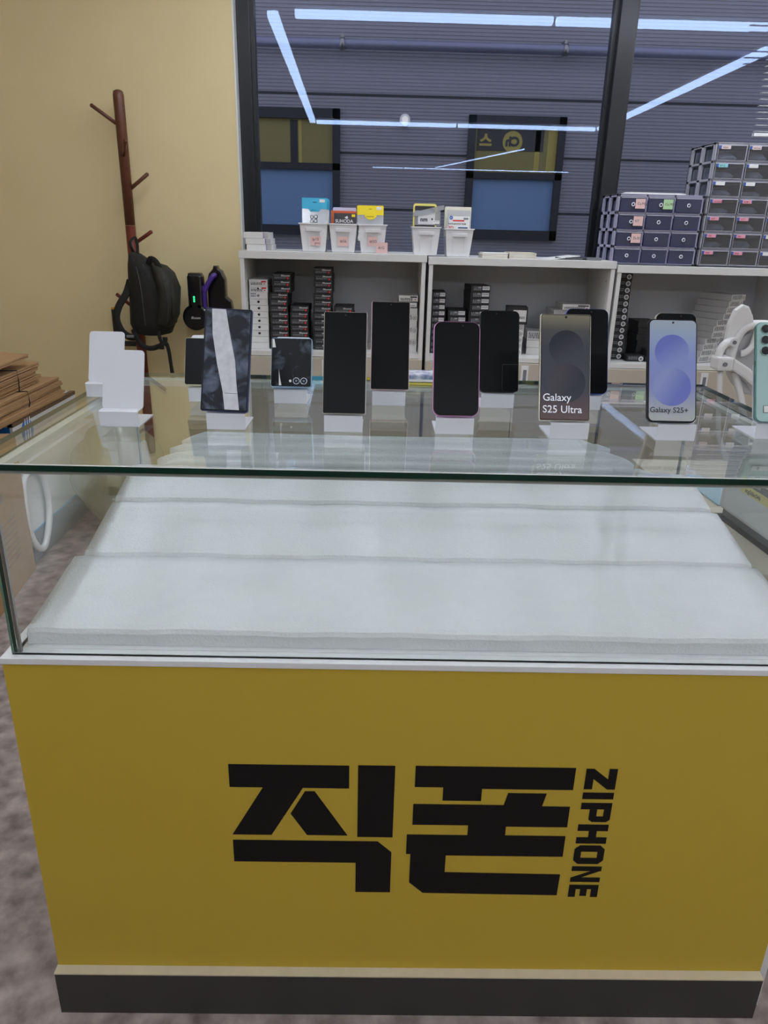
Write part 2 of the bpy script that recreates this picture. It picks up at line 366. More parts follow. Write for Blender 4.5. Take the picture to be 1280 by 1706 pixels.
# glass
def slab(x0, x1, y0, y1, z0, z1, face_m, edge_m, thin, dark=None):
    """glass slab whose two large faces are clear and whose edges are coloured"""
    b = MB().box(x0, x1, y0, y1, z0, z1, face_m); j = b.mi(edge_m)
    for f in b.bm.faces:
        f.normal_update()
        if abs(f.normal[thin]) < .5: f.material_index = j
    return b
L3(slab(-.0119, 1.2246, 0, .6562, ZT-.008, ZT, case_glass, glass_edge, 2), 'glass_top')
zg = ZT-.0085
L3(slab(.012, 1.2010, .008, .0135, ZD, zg, pane_glass, glass_edge_light, 1), 'glass_front')
L3(slab(.012, .0175, .014, .645, ZD, zg, pane_glass, glass_edge, 0), 'glass_side')
L3(slab(1.1955, 1.201, .014, .645, ZD, zg, pane_glass, glass_edge, 0), 'glass_side')
L3(MB().box(.010, 1.203, .0060, .0078, zg-.0055, zg+.0003, seal), 'seal')
L3(MB().box(-.0119, 1.2246, .0002, .0032, ZT+.0001, ZT+.0006, alum), 'edge_highlight')  # white strip standing in for the highlight along the front glass edge
L3(MB().box(.018, .0225, .0142, .019, ZD, zg, steel), 'corner_strip'); L3(MB().box(1.191, 1.1952, .0142, .019, ZD, zg, steel), 'corner_strip')
L3(MB().box(.0178, .032, .02, .64, zg-.006, zg, alum).box(.0178, .020, .02, .64, zg-.016, zg-.006, alum), 'top_rail')
L3(MB().box(1.181, 1.1953, .02, .64, zg-.006, zg, alum), 'top_rail')
L3(MB().box(.0178, 1.195, .618, .648, zg-.012, zg, alum), 'door_track'); L3(MB().box(.0178, 1.195, .618, .648, ZD, ZD+.012, alum), 'door_track')
L3(slab(.0185, .62, .634, .639, ZD+.012, zg-.012, pane_glass, glass_edge_light, 1), 'sliding_door')
L3(slab(.60, 1.194, .625, .630, ZD+.012, zg-.012, pane_glass, glass_edge_light, 1), 'sliding_door')
# padded display steps
fo = thing('display_steps', 'white felt covered foam display steps inside the glass showcase', 'display stand', (.603, .3, ZD+.002))
def foam_step(y0, y1, z0, z1, xa, xb, name):
    b = MB(); zb = ZD+.0025
    pts = [(y0, zb), (y1, zb), (y1, z1)] + [(y0+.012+(y1-y0-.012)*k/6, z0+(z1-z0)*k/6) for k in range(5, -1, -1)] + [(y0+.004, z0-.003), (y0, z0-.009)]
    t = bmesh.new(); n = len(pts); cols = 60; rg = []
    for c in range(cols+1):
        x = xa+(xb-xa)*c/cols; r = []
        e = min(c, cols-c); dr = -.003 if e == 0 else 0
        for k, (y, z) in enumerate(pts):
            wv = (math.sin(x*23+y*40)*.0006+math.sin(x*57)*.0004) if k >= 2 else 0
            r.append(t.verts.new((x, y+(wv if k > 3 else 0), z+(dr+wv if k >= 2 else 0))))
        rg.append(r)
    for Aa, Bb in zip(rg, rg[1:]):
        for k in range(n):
            f = t.faces.new((Aa[k], Aa[(k+1) % n], Bb[(k+1) % n], Bb[k])); f.smooth = 1 < k < n-3
    t.faces.new(rg[0]); t.faces.new(rg[-1][::-1]); bmesh.ops.recalc_face_normals(t, faces=t.faces[:])
    b.take(t, foamm); o = b.build(name, fo, loc=(-.603, -.3, -(ZD+.002))); return o
foam_step(.034, .228, .735, .762, .024, 1.184, 'lower_step')
foam_step(.2285, .385, .770, .803, .040, 1.174, 'middle_step')
foam_step(.3855, .500, .812, .838, .044, 1.162, 'upper_step')
t = bmesh.new(); rg = []; rn = random.Random(2)
for c in range(61):
    fx = c/60; r = []
    for k in range(25):
        fy = k/24; xl = .085+.05*fy+.012*math.sin(fy*19); xr = 1.09-.09*fy+.014*math.sin(fy*15+1)
        x = xl+(xr-xl)*fx; y = .5005+.117*fy; zz = .840+.035*fy+.0035*math.sin(fy*2*PI*4+.35*math.sin(x*9))-.010*max(0, 1-min(c, 60-c)/2)
        r.append(t.verts.new((x, y, zz)))
    rg.append(r)
for Aa, Bb in zip(rg, rg[1:]):
    for k in range(24):
        f = t.faces.new((Aa[k], Bb[k], Bb[k+1], Aa[k+1])); f.smooth = True
r = bmesh.ops.extrude_face_region(t, geom=t.faces[:]); 
for v in [g for g in r['geom'] if isinstance(g, bmesh.types.BMVert)]: v.co.z = ZD+.003
bmesh.ops.recalc_face_normals(t, faces=t.faces[:])
MB().take(t, foamm).build('rolled_felt', fo, loc=(-.603, -.3, -(ZD+.002)))

# ------------------------------------------------------------------ phone stands and phones
TILT = .38
def stand(x, y, label, plate=.092, loc_rot=0):
    o = thing('phone_stand', label, 'phone stand', (x, y, ZT+.0002), (0, 0, loc_rot), 'white acrylic phone stands on the glass top')
    b = MB(); w2 = .0295; th = .0018
    prof = [(.078, 0), (-.001, 0), (-.001, .0235), (.0015, .0255), (.010, .0245), (.010+plate*math.sin(TILT)*.04, .0245+.004)]
    prof = [(.078, 0), (.0, 0), (-.0005, .001), (-.0005, .0235), (.0015, .0253), (.0150, .0253)]
    inner = [(.0150, .0253-th), (.0022, .0253-th), (.0013, .0225), (.0013, th), (.078, th)]
    b.prism(prof+inner, -w2, w2, frost, 'YZ')
    b.build('base', o)
    pl = MB().prism(rrect(.063, plate, .006), 0, th, frost, 'XZ'); pl.build('back_plate', o, loc=(.002, .0152, .0242), rot=(-TILT, 0, 0))
    return o
front_mats = {}
def phone(x, y, wd, h, r, frame, label, screen=blackgl, th=.0078, bez=.0022, hole=None, rz=0, name='smartphone', dz=.0262, body_m=None, back=False, dy=.0055):
    o = thing(name, label, 'phone', (x, y+dy, ZT+dz), (-TILT, 0, rz), 'display phones on the glass top')
    MB().prism(rrect(wd, h, r, 8), 0, th, frame, 'XZ', bev=min(.0018, th*.24), smooth=True).build('body', o, loc=(0, -th+.0005, 0))
    if not back:
        MB().prism(rrect(wd-.0022, h-.0022, r-.001, 8, z0=.0011), -.0004, .0006, blackgl, 'XZ').build('bezel', o, loc=(0, -th+.0002, 0))
        if screen is not blackgl:
            MB().prism(rrect(wd-2*bez-.001, h-2*bez-.001, max(r-bez, .0015), 8, z0=bez+.0005), -.0006, -.0003, screen, 'XZ').build('screen', o, loc=(0, -th+.0002, 0))
        if hole:
            MB().prism(circ(hole[0], h-hole[1], .0017, 16), -.0011, -.0003, mat('camera hole', (8, 8, 10), .15)).prism(circ(hole[0], h-hole[1], .0008, 12), -.0013, -.0011, mat('camera lens', (40, 40, 44), .1)).build('front_camera', o, loc=(0, -th+.0002, 0))
    return o
silver = mat('silver phone frame', (196, 190, 180), .3, .6); navy = mat('navy phone frame', (58, 66, 108), .3, .5)
pinkf = mat('pink phone frame', (214, 150, 202), .3, .4); rosef = mat('pale rose frame', (220, 196, 196), .3, .4)
skyf = mat('light blue frame', (170, 200, 226), .3, .4); blackf = mat('graphite frame', (40, 42, 48), .3, .5)
bluef = mat('cobalt frame', (70, 90, 170), .3, .5); champ = mat('champagne frame', (206, 202, 188), .3, .6); creamf = mat('cream frame', (234, 228, 200), .4)
mint = mat('mint glass back', (164, 198, 193), .35); mintf = mat('mint frame', (112, 154, 152), .3, .5)
FY = .198; BY = .388
# card-only stands
stand(.132, .202, 'empty white acrylic stand at the front left corner of the glass top')
stand(.036, .408, 'empty white acrylic stand behind the other empty one at the left edge')
# front row
stand(.2965, FY, 'white acrylic stand holding the dusty phone with a paper strip')
stand(.4765, FY, 'white acrylic stand under the silver edged phone in the front row')
stand(.648, FY, 'white acrylic stand under the pink edged phone')
stand(.822, .1835, 'white acrylic stand under the dark screen reading Galaxy S25 Ultra')
stand(.988, .1875, 'white acrylic stand under the blue screen reading Galaxy S25+')
stand(1.150, .208, 'white acrylic stand under the mint phone at the right edge')
# back row
stand(.224, BY, 'white acrylic stand under the small cream edged folded phone')
stand(.375, BY, 'white acrylic stand under the small light blue folded phone')
stand(.549, BY, 'white acrylic stand under the tall phone of the back row with square corners')
stand(.7425, BY, 'white acrylic stand under the back row black phone right of the pink edged one')
stand(.898, BY, 'white acrylic stand under the cobalt edged phone')
stand(1.062, BY, 'white acrylic stand under the phone hidden behind the blue screen')

# dusty phone: smudged glass, paper strip
m = bpy.data.materials.new('smudged black glass'); m.use_nodes = True; nt = m.node_tree; bs = nt.nodes['Principled BSDF']
tc = nt.nodes.new('ShaderNodeTexCoord'); n1 = nt.nodes.new('ShaderNodeTexNoise'); n1.inputs['Scale'].default_value = 38; n1.inputs['Detail'].default_value = 7; n1.inputs['Distortion'].default_value = .7
nt.links.new(tc.outputs['Object'], n1.inputs['Vector']); rp = nt.nodes.new('ShaderNodeValToRGB'); rp.color_ramp.elements[0].position = .45; rp.color_ramp.elements[1].position = .88
rp.color_ramp.elements[0].color = lin((16, 20, 30)); rp.color_ramp.elements[1].color = lin((128, 142, 168)); nt.links.new(n1.outputs['Fac'], rp.inputs[0]); nt.links.new(rp.outputs[0], bs.inputs['Base Color'])
bs.inputs['Roughness'].default_value = .35; bs.inputs['Specular IOR Level'].default_value = .2; smudge = m
m2 = m.copy(); m2.name = 'lightly smudged glass'; m2.node_tree.nodes['Color Ramp'].color_ramp.elements[0].position = .54; m2.node_tree.nodes['Color Ramp'].color_ramp.elements[0].color = lin((10, 12, 18))
m2.node_tree.nodes['Color Ramp'].color_ramp.elements[1].color = lin((110, 120, 138)); smudge2 = m2
p1 = phone(.2945, FY, .0725, .158, .0035, navy, 'smudged navy phone with a white paper strip stuck down its screen', smudge, rz=.0)
p1.rotation_euler = (-TILT, .028, 0)
cur = [(-.025, .156), (-.004, .156), (.004, .118), (.0135, .078), (.017, .045), (.023, .003), (.001, .003), (-.003, .030), (-.0135, .072), (-.0225, .118)]
strip = MB().prism(cur, -.0012, -.0007, mat('greyed paper strip', (226, 228, 234), .8, noise=(90, .2), col2=(202, 204, 212))); strip.box(.0, .0185, -.0014, -.0011, .0275, .0283, print_g)
strip.build('paper_strip', p1, loc=(0, -.0076, 0))
phone(.4775, FY, .0665, .157, .003, silver, 'black screened phone with silver edge in the front row, left of centre', hole=(0, .006))
phone(.6485, FY, .0715, .146, .0125, pinkf, 'black screened phone with a pink edge and round corners', hole=(.0085, .007))
# screens with printed wallpapers
def wallpaper(o, sc, wd, h, upc, lwc, tint, tmat, lines, pos, tx):
    MB().prism(circ(upc[0], upc[1], upc[2], 48), -.0008, -.0004, tint[0], smooth=True).build('picture', sc, loc=(0, 0, 0))
    MB().prism(circ(lwc[0], lwc[1], lwc[2], 48), -.0009, -.0005, tint[1], smooth=True).build('picture', sc, loc=(0, 0, 0))
    c = MB()
    for (s, z, sz) in lines: text(c, s, sz, tmat, T(tx, -.00125, z), .00008, sx=pos)
    c.build('lettering', sc)
ug = grad('dark wallpaper', [(0, (98, 76, 74)), (.15, (84, 68, 72)), (.3, (64, 64, 74)), (.7, (68, 71, 79)), (.86, (84, 84, 83)), (1, (136, 132, 112))], .16)
def figs(n, dk, mid, mid2, u, l): return (grad(n+' upper', [(0, dk), (.2, dk), (.8, mid), (1, mid)], u[2]*2, d=(.55, 0, -.83), o0=.55*u[0]-.83*u[1]-u[2]), grad(n+' lower', [(0, mid2), (.22, mid2), (.75, dk), (1, dk)], l[2]*2, d=(.83, 0, -.55), o0=.83*l[0]-.55*l[1]-l[2]))
UU, UL = (.001, .1115, .0262), (.001, .0575, .0300)
ug2 = figs('dark figure', (48, 50, 60), (66, 68, 77), (70, 66, 74), UU, UL)
pu = phone(.8123, .1835, .0776, .1628, .0035, champ, 'phone with dark screen reading Galaxy S25 Ultra', ug, hole=(0, .0052), bez=.0016)
sc = [c for c in pu.children if c.name.startswith('screen')][0]
wallpaper(pu, sc, .0776, .1628, UU, UL, ug2, mat('pale screen lettering', (226, 228, 236), .5, emit=.25), [('Galaxy', .0300, .0158), ('S25 Ultra', .0120, .0158)], 1.0, -.0340)
bg = grad('blue wallpaper', [(0, (182, 184, 178)), (.12, (172, 178, 188)), (.35, (140, 150, 206)), (.6, (142, 156, 212)), (.85, (160, 178, 208)), (1, (176, 188, 196))], .158)
VU, VL = (-.001, .1080, .0262), (-.001, .0545, .0295)
bg2 = figs('blue figure', (112, 122, 200), (141, 155, 212), (144, 156, 208), VU, VL)
pp = phone(.9775, .1875, .0758, .1584, .009, blackf, 'phone with blue wallpaper and the words Galaxy S25+ on its screen', bg, hole=(0, .0058), bez=.0018)
sc = [c for c in pp.children if c.name.startswith('screen')][0]
wallpaper(pp, sc, .0758, .1584, VU, VL, bg2, mat('black screen lettering', (16, 18, 26), .5), [('Galaxy S25+', .0150, .0114)], 1.03, -.0345)
# mint phone seen from the back
pm = phone(1.1505, .203, .0735, .1555, .009, mintf, 'mint green phone standing back to front with three round cameras', back=True)
MB().prism(rrect(.0715, .1535, .0085, 8, z0=.001), -.0006, .0004, mint, 'XZ').build('back_glass', pm, loc=(0, -.0078, 0))
for zc in (.1440, .1270, .1100):
    b = MB(); b.prism(circ(-.0235, zc, .0074), -.0019, 0, mat('lens ring', (150, 176, 172), .2, .8), smooth=True); b.prism(circ(-.0235, zc, .0064), -.0024, -.0019, mat('lens glass', (6, 7, 10), .08), smooth=True)
    b.prism(circ(-.0235, zc, .0028), -.0026, -.0024, mat('lens core', (30, 32, 38), .1)); b.build('camera_lens', pm, loc=(0, -.0082, 0))
MB().prism(rrect(.036, .0115, .0008, x0=-.0255, z0=.0140), -.0008, 0, blackpl).prism(rrect(.0346, .0101, .0005, x0=-.0248, z0=.0147), -.0010, -.0008, paper_w).prism(q(-.0160, -.0135, .0165, .0225), -.0011, -.001, print_k).prism(q(-.0130, -.0125, .0165, .0225), -.0011, -.001, print_k).build('price_sticker', pm, loc=(0, -.0083, 0))
MB().box(-.0376, -.0366, -.0056, -.0030, .095, .113, mintf).box(-.0376, -.0366, -.0056, -.0030, .075, .085, mintf).build('side_button', pm)
# back row phones
f1 = phone(.2225, BY, .066, .0835, .004, creamf, 'small folded phone with black cover and cream edge, half hidden by the dusty phone', th=.014)
f2 = phone(.3765, BY, .0715, .0865, .004, skyf, 'small folded phone with light blue edge and two round cameras', smudge2, th=.0145, bez=.0012)
for xc in (.0095, .0225):
    MB().prism(circ(xc, .0105, .0058), -.0016, 0, mat('bright lens ring', (190, 204, 214), .2, .8)).prism(circ(xc, .0105, .0050), -.002, -.0016, mat('dark lens', (26, 34, 44), .1)).prism(circ(xc, .0105, .0018), -.0022, -.002, mat('grey lens centre', (104, 112, 120), .2)).build('camera_lens', f2, loc=(0, -.0150, 0))
MB().prism(circ(-.0012, .0105, .0022, 14), -.0013, 0, paper_w).build('flash', f2, loc=(0, -.0148, 0))
MB().prism([(-.0335, .0835), (-.0305, .0835), (-.0275, .0690), (-.0335, .0690)][::-1], -.0012, 0, paper_w).prism([(-.0215, .0305), (-.0195, .0165), (-.0165, .0025), (-.0210, .0025)][::-1], -.0012, 0, paper_w).build('torn_sticker', f2, loc=(0, -.0148, 0))
phone(.5500, BY, .0685, .157, .003, rosef, 'tall black screened phone with pale rose edge and square corners in the back row', hole=(0, .006))
q4 = phone(.7435, BY, .0705, .1455, .0095, blackf, 'black screened round cornered phone in the back row, right of the pink edged phone', hole=(-.006, .006))
MB().prism(rrect(.0285, .0485, .0035, x0=.0055, z0=.0015), -.0007, -.0003, mat('raised film edge', (46, 48, 52), .4)).prism(rrect(.0278, .0478, .003, x0=.0060, z0=.0015), -.0009, -.0006, blackgl).build('screen_film', q4, loc=(0, -.0078, 0))
phone(.8995, BY, .0765, .1525, .0115, bluef, 'black screened phone with cobalt edge behind the phone reading Galaxy S25 Ultra', hole=(.007, .006))
phone(1.0585, BY, .0735, .1485, .0115, champ, 'phone with champagne edge peeking over the phone with the blue wallpaper', hole=(.008, .006))
# items lying on the back of the glass top
lf = thing('sticker_pack', 'blue and white plastic packet lying at the back edge of the glass top', 'packet', (.617, .615, ZT+.0002), (0, 0, 0))
MB().box(-.045, .045, -.03, .03, 0, .004, mat('yellow packet edge', (216, 204, 90), .6)).build('backing', lf)
MB().box(-.044, .044, -.028, .03, .0042, .020, mat('blue white film', (120, 136, 172), .4, noise=(50, .12), col2=(222, 226, 232)), .003).box(-.040, .040, -.0292, -.028, .006, .0105, paper_w).build('film_cover', lf)
tag(MB().box(.430, .452, .615, .635, ZT+.0002, ZT+.008, mat('aqua plastic', (120, 200, 226), .3), .002).build('sticker_holder'), 'tiny aqua plastic piece at the back edge of the glass top', 'holder')

# ------------------------------------------------------------------ shelf units along the window
SY0, SY1 = 2.60, 2.985
units = [(-.097, .7475, 1.184), (.7545, 1.606, 1.176), (1.611, 2.462, 1.160)]
names = ['white open shelf unit at the left, below the white bins', 'white open shelf unit in the middle, below the leaflets', 'white open shelf unit at the right, below the drawer towers']
def shelf_unit(x0, x1, zt, label, handles):
    o = thing('shelf_unit', label, 'shelf', ((x0+x1)/2, (SY0+SY1)/2, 0), group='white shelf units under the window')
    L = lambda b, n: b.build(n, o, loc=(-(x0+x1)/2, -(SY0+SY1)/2, 0))
    L(MB().box(x0, x1, SY0-.004, SY1, zt-.033, zt, shelf_m, .002), 'top')
    for a in (x0+.004, x1-.022): L(MB().box(a, a+.018, SY0, SY1, 0, zt-.0335, shelf_m), 'side_panel')
    zs = zt-.443
    L(MB().box(x0+.0225, x1-.0225, SY0, SY1-.02, zs-.02, zs, shelf_m), 'shelf_board')
    L(MB().box(x0+.0225, x1-.0225, SY1-.018, SY1-.008, 0, zt-.034, shelf_in), 'back_panel')
    L(MB().box(x0+.0225, x1-.0225, SY0+.02, SY1-.02, .05, .068, shelf_m), 'bottom_board')
    xm = (x0+x1)/2
    for k, (a, b2) in enumerate(((x0+.005, xm-.0015), (xm+.0015, x1-.005))):
        d = L(MB().box(a, b2, SY0-.018, SY0-.001, .06, zs-.022, shelf_door, .0015), 'door')
        hx = b2-.05 if k == 0 else a+.03
        MB().box(hx, hx+.034, SY0-.020, SY0-.018, zs-.125, zs-.03, white_p).box(hx+.010, hx+.026, SY0-.0205, SY0-.0195, zs-.115, zs-.05, print_g).build('handle', d)
    for zz in (zt-.09, zt-.22):
        L(MB().cyl((x0+.022, SY0+.06, zz), (x0+.0225, SY0+.06, zz), .004, print_g, 10).cyl((x1-.0225, SY0+.06, zz), (x1-.022, SY0+.06, zz), .004, print_g, 10), 'shelf_pin_hole')
    return zs
ZS = [shelf_unit(*u, n, None) for u, n in zip(units, names)]

# ------------------------------------------------------------------ boxes of phones on the shelves
def apple(b, x, z, s, y, m):
    b.flat(circ(x-s*.18, z, s*.36, 12), m, d=y); b.flat(circ(x+s*.14, z, s*.36, 12), m, d=y-.00005); b.flat(circ(x-.02*s, z-s*.15, s*.36, 12), m, d=y-.0001)
    b.flat([(x, z+s*.42), (x+s*.1, z+s*.70), (x+s*.28, z+s*.72), (x+s*.16, z+s*.46)], m, d=y)
def label_lines(b, x0, x1, z0, h, y, m, rows=3, seed=0, fill=1.0):
    r = random.Random(seed)
    for k in range(rows):
        zz = z0+h*(k+.5)/rows; x = x0
        while x < x0+(x1-x0)*fill:
            wd = r.uniform(.003, .009); xe = min(x+wd, x1); b.flat(q(x, xe, zz-h*.10, zz+h*.22), m, d=y); x = xe+.0022
def carton(x, y, z, wd, dp, h, kind, label, group, rz=0, seed=0):
    """a phone box: x,y = centre of its front edge, z = bottom"""
    base = {'black': boxblack, 'blackw': boxblack, 'blackc': boxblack, 'plain': boxblack, 'white': boxwhite, 'apple': boxwhite, 'applegrey': boxwhite, 'whitered': boxwhite, 'whitekt': boxgrey, 'blank': boxwhite, 'whiteg': boxgrey, 'grey': boxgrey, 'bigblack': boxblack}[kind]
    if kind in ('plain', 'blank', 'grey'):
        o = MB().box(-wd/2, wd/2, 0, dp, .0003, h-.0006, base, .001).build('phone_box', None, (x, y, z), (0, 0, rz)); return tag(o, label, 'box', group)
    o = thing('phone_box', label, 'box', (x, y, z), (0, 0, rz), group)
    MB().box(-wd/2, wd/2, 0, dp, .0003, h-.0006, base, .001).build('carton', o)
    b = MB(); y0 = -.0004
    if kind == 'black':
        text(b, '\u25a3Renewed', .0085, print_w, T(-.002*1, y0, h*.58), .0002); b.flat(circ(wd/2-.014, h*.30, .0050, 14), red_dot, d=y0-.0002)
        label_lines(b, -wd/2+.010, wd/2-.022, h*.16, h*.34, y0, print_g, 2, seed); label_lines(b, -wd/2+.010, -.006, h*.58, h*.22, y0, print_g, 1, seed+5)
    elif kind == 'blackw':
        b.flat(q(wd*.08, wd/2-.004, h*.30, h*.88), print_w, d=y0); label_lines(b, wd*.10, wd/2-.007, h*.46, h*.3, y0-.0002, print_g, 2, seed)
        label_lines(b, -wd/2+.012, wd*.05, h*.2, h*.6, y0, print_g, 3, seed); text(b, '\u25a3R', .0085, print_w, T(-.012, y0, h*.60), .0002)
    elif kind == 'blackc':
        b.flat(circ(wd/2-.016, h*.48, .0115, 18), print_w, d=y0); b.flat(circ(wd/2-.016, h*.48, .0075, 6), print_g, d=y0-.0002)
        label_lines(b, -wd/2+.008, wd/2-.032, h*.3, h*.5, y0, print_g, 2, seed)
    elif kind in ('apple', 'applegrey'):
        apple(b, -.001, h*.52, .0125, y0, print_k if kind == 'apple' else print_g)
        if kind == 'applegrey': label_lines(b, -wd/2+.006, -.01, h*.2, h*.7, y0, print_g, 2, seed)
    elif kind == 'whitered':
        b.flat(q(wd*.16, wd/2-.006, h*.55, h*.80), red_dot, d=y0); b.flat(circ(wd/2-.014, h*.34, .0032, 10), red_dot, d=y0)
        label_lines(b, -wd/2+.008, wd/2-.022, h*.12, h*.42, y0, print_k, 2, seed); label_lines(b, -wd/2+.008, 0, h*.60, h*.2, y0, print_g, 1, seed)
        if seed % 2: apple(b, -.002, h*.6, .009, y0-.0002, print_k)
    elif kind in ('white', 'whiteg'):
        if kind == 'whiteg': b.flat(q(-wd/2+.0005, wd/2-.0005, .0008, h-.001), boxwhite, d=y0+.0001)
        label_lines(b, -wd/2+.006, wd/2-.026, h*.14, h*.70, y0, print_g, 3, seed)
        b.flat(circ(wd/2-.014, h*.46, .0088, 18), print_k, d=y0-.0001); b.flat(circ(wd/2-.014, h*.46, .0072, 18), boxwhite, d=y0-.0003); b.flat(circ(wd/2-.014, h*.46, .004, 5), print_g, d=y0-.0004)
    elif kind == 'whitekt':
        b.flat(q(-wd/2+.001, wd/2-.001, .002, h-.002), boxwhite, d=y0); label_lines(b, -wd/2+.008, wd/2-.024, h*.12, h*.42, y0-.0002, print_k, 2, seed)
        b.flat(q(.008, wd/2-.006, h*.62, h*.82), print_k, d=y0-.0002); b.flat(circ(wd/2-.014, h*.34, .003, 10), red_dot, d=y0-.0002)
    elif kind == 'bigblack':
        b.flat(q(-wd*.18, wd/2-.006, h*.16, h*.84), paper_w, d=y0); label_lines(b, -wd*.12, wd/2-.014, h*.30, h*.16, y0-.0002, print_k, 2, seed)
    b.build('label', o); return o
ORD = ['topmost', 'second', 'third', 'fourth', 'fifth', 'sixth', 'seventh', 'eighth', 'ninth', 'tenth', 'eleventh', 'twelfth', 'thirteenth', 'fourteenth', 'fifteenth']
def stack(x, y, z0, n, h, kinds, where, colour, group, wd=.085, dp=.16, jit=.003, rz=0, lean=0, leany=0):
    for i in range(n):
        k = n-1-i                       # i from the bottom, k from the top
        kd = kinds(k) if callable(kinds) else kinds
        xx = x(k) if callable(x) else x
        col = colour(k) if callable(colour) else colour
        pos = 'topmost of the' if k == 0 else ('lowest of the' if i == 0 else ORD[k] + ' down the')
        carton(xx+random.uniform(-jit, jit)+lean*i, y+random.uniform(-.003, .003)+leany*i, z0+i*h, wd, dp, h, kd, f'{col} phone box, {pos} {where}', group, rz+random.uniform(-.015, .015), seed=i*3+int(abs(z0*100)))
z1 = ZS[0]
bh = .0287
G1 = 'phone boxes on the left shelf'; G2 = 'phone boxes on the middle shelf'; G3 = 'phone boxes on the right shelf'
stack(lambda k: -.025 + (0 if k > 1 else -.001), 2.672, z1, 11, bh, lambda k: ['whitered', 'whitered', 'applegrey'][k] if k < 3 else ('apple' if k < 9 else 'blank'), 'stack nearest the coat stand', 'white', G1, jit=.0015)
stack(lambda k: .068+(.013 if k < 3 else 0), 2.668, z1, 12, .0287, 'black', 'stack just right of the white apple boxes', 'black', G1, dp=.17)
stack(.163, 2.672, z1, 7, .0290, 'black', 'short stack between two tall ones', 'black', G1, jit=.002)
stack(lambda k: .270 + (.004 if k < 4 else 0), 2.675, z1, 13, .0287, 'black', 'tallest stack on the left shelf', 'black', G1)
stack(.372, 2.672, z1, 7, .0290, 'black', 'low stack right of the tallest one', 'black', G1, wd=.09, jit=.002)
stack(lambda k: .672, 2.672, z1, 9, .0290, lambda k: 'whitekt' if k == 0 else ('white' if k % 2 else 'apple') if k != 1 else 'bigblack', 'mixed stack by the left shelf end', lambda k: 'grey' if k == 0 else 'black' if k == 1 else 'white', G1, wd=.09, dp=.15, jit=.002)
z2 = ZS[1]
stack(.8145, 2.70, z2, 10, .0285, 'blackw', 'stickered stack at the left of the middle shelf', 'black', G2, wd=.070, jit=.0015)
stack(.905, 2.70, z2, 7, .0290, 'blackw', 'low stickered stack on the middle shelf', 'black', G2)
stack(.995, 2.69, z2, 11, .0290, 'blackw', 'tallest stack on the middle shelf', 'black', G2, wd=.092, rz=.10, dp=.15, lean=.0018)
stack(1.185, 2.70, z2, 5, .0290, 'white', 'stack under the big black box', 'white', G2, wd=.085, jit=.006)
carton(1.192, 2.70, z2+5*.029, .10, .13, .078, 'bigblack', 'large black box with a white barcode label on the middle shelf', G2, -.12, 3)
carton(1.305, 2.72, z2, .10, .16, .034, 'blank', 'white box lying lowest right of the white stack on the middle shelf', G2, -.35)
carton(1.305, 2.725, z2+.034, .10, .15, .034, 'blank', 'white box second up right of the white stack on the middle shelf', G2, -.3)
carton(1.300, 2.735, z2+.068, .085, .14, .042, 'white', 'white box with blue grey lettering on top of two plain white boxes', G2, -.08, 9)
for i in range(6): carton(1.455, 2.72, z2+i*.036, .17, .15, .036, 'grey', 'light grey box behind the cobalt phone, ' + ['lowest', 'second from the bottom', 'third from the bottom', 'fourth from the bottom', 'fifth from the bottom', 'topmost'][i], G2, .05*(i % 2))
carton(1.470, 2.70, z2+.216, .13, .15, .028, 'whitekt', 'white box with printed lid edge above the light grey boxes', G2, .0, 4)
z3 = ZS[2]
stack(1.684, 2.74, z3, 13, .0310, 'blackc', 'column with round white stickers', 'black', G3, wd=.095, dp=.16, jit=.0005)
carton(1.779, 2.68, z3, .084, .08, .030, 'blackc', 'single black box with a round white sticker lying on the right shelf', G3, 0, 2)
stack(1.872, 2.68, z3, 2, .030, 'black', 'pair beside the single stickered box', 'black', G3, wd=.09, dp=.08)
stack(1.855, 2.77, z3, 6, .0300, 'plain', 'stack behind the blue wallpaper phone', 'plain black', G3, wd=.10, dp=.15, jit=.004, leany=.002)
carton(2.02, 2.69, z3, .085, .06, .052, 'white', 'thick white box, lower of two, left of the slanting white stack', G3, .0, 7)
carton(2.02, 2.69, z3+.052, .085, .06, .052, 'white', 'thick white box, upper of two, left of the slanting white stack', G3, .0, 8)
def q_x(k): return 2.235-.008*k-(.018 if k > 3 else 0)-(.012 if k > 6 else 0)
stack(q_x, 2.70, z3+.002, 11, .0290, 'whiteg', 'slanting stack beside the office chair', 'white', G3, wd=.10, dp=.18, jit=.002, rz=.50)

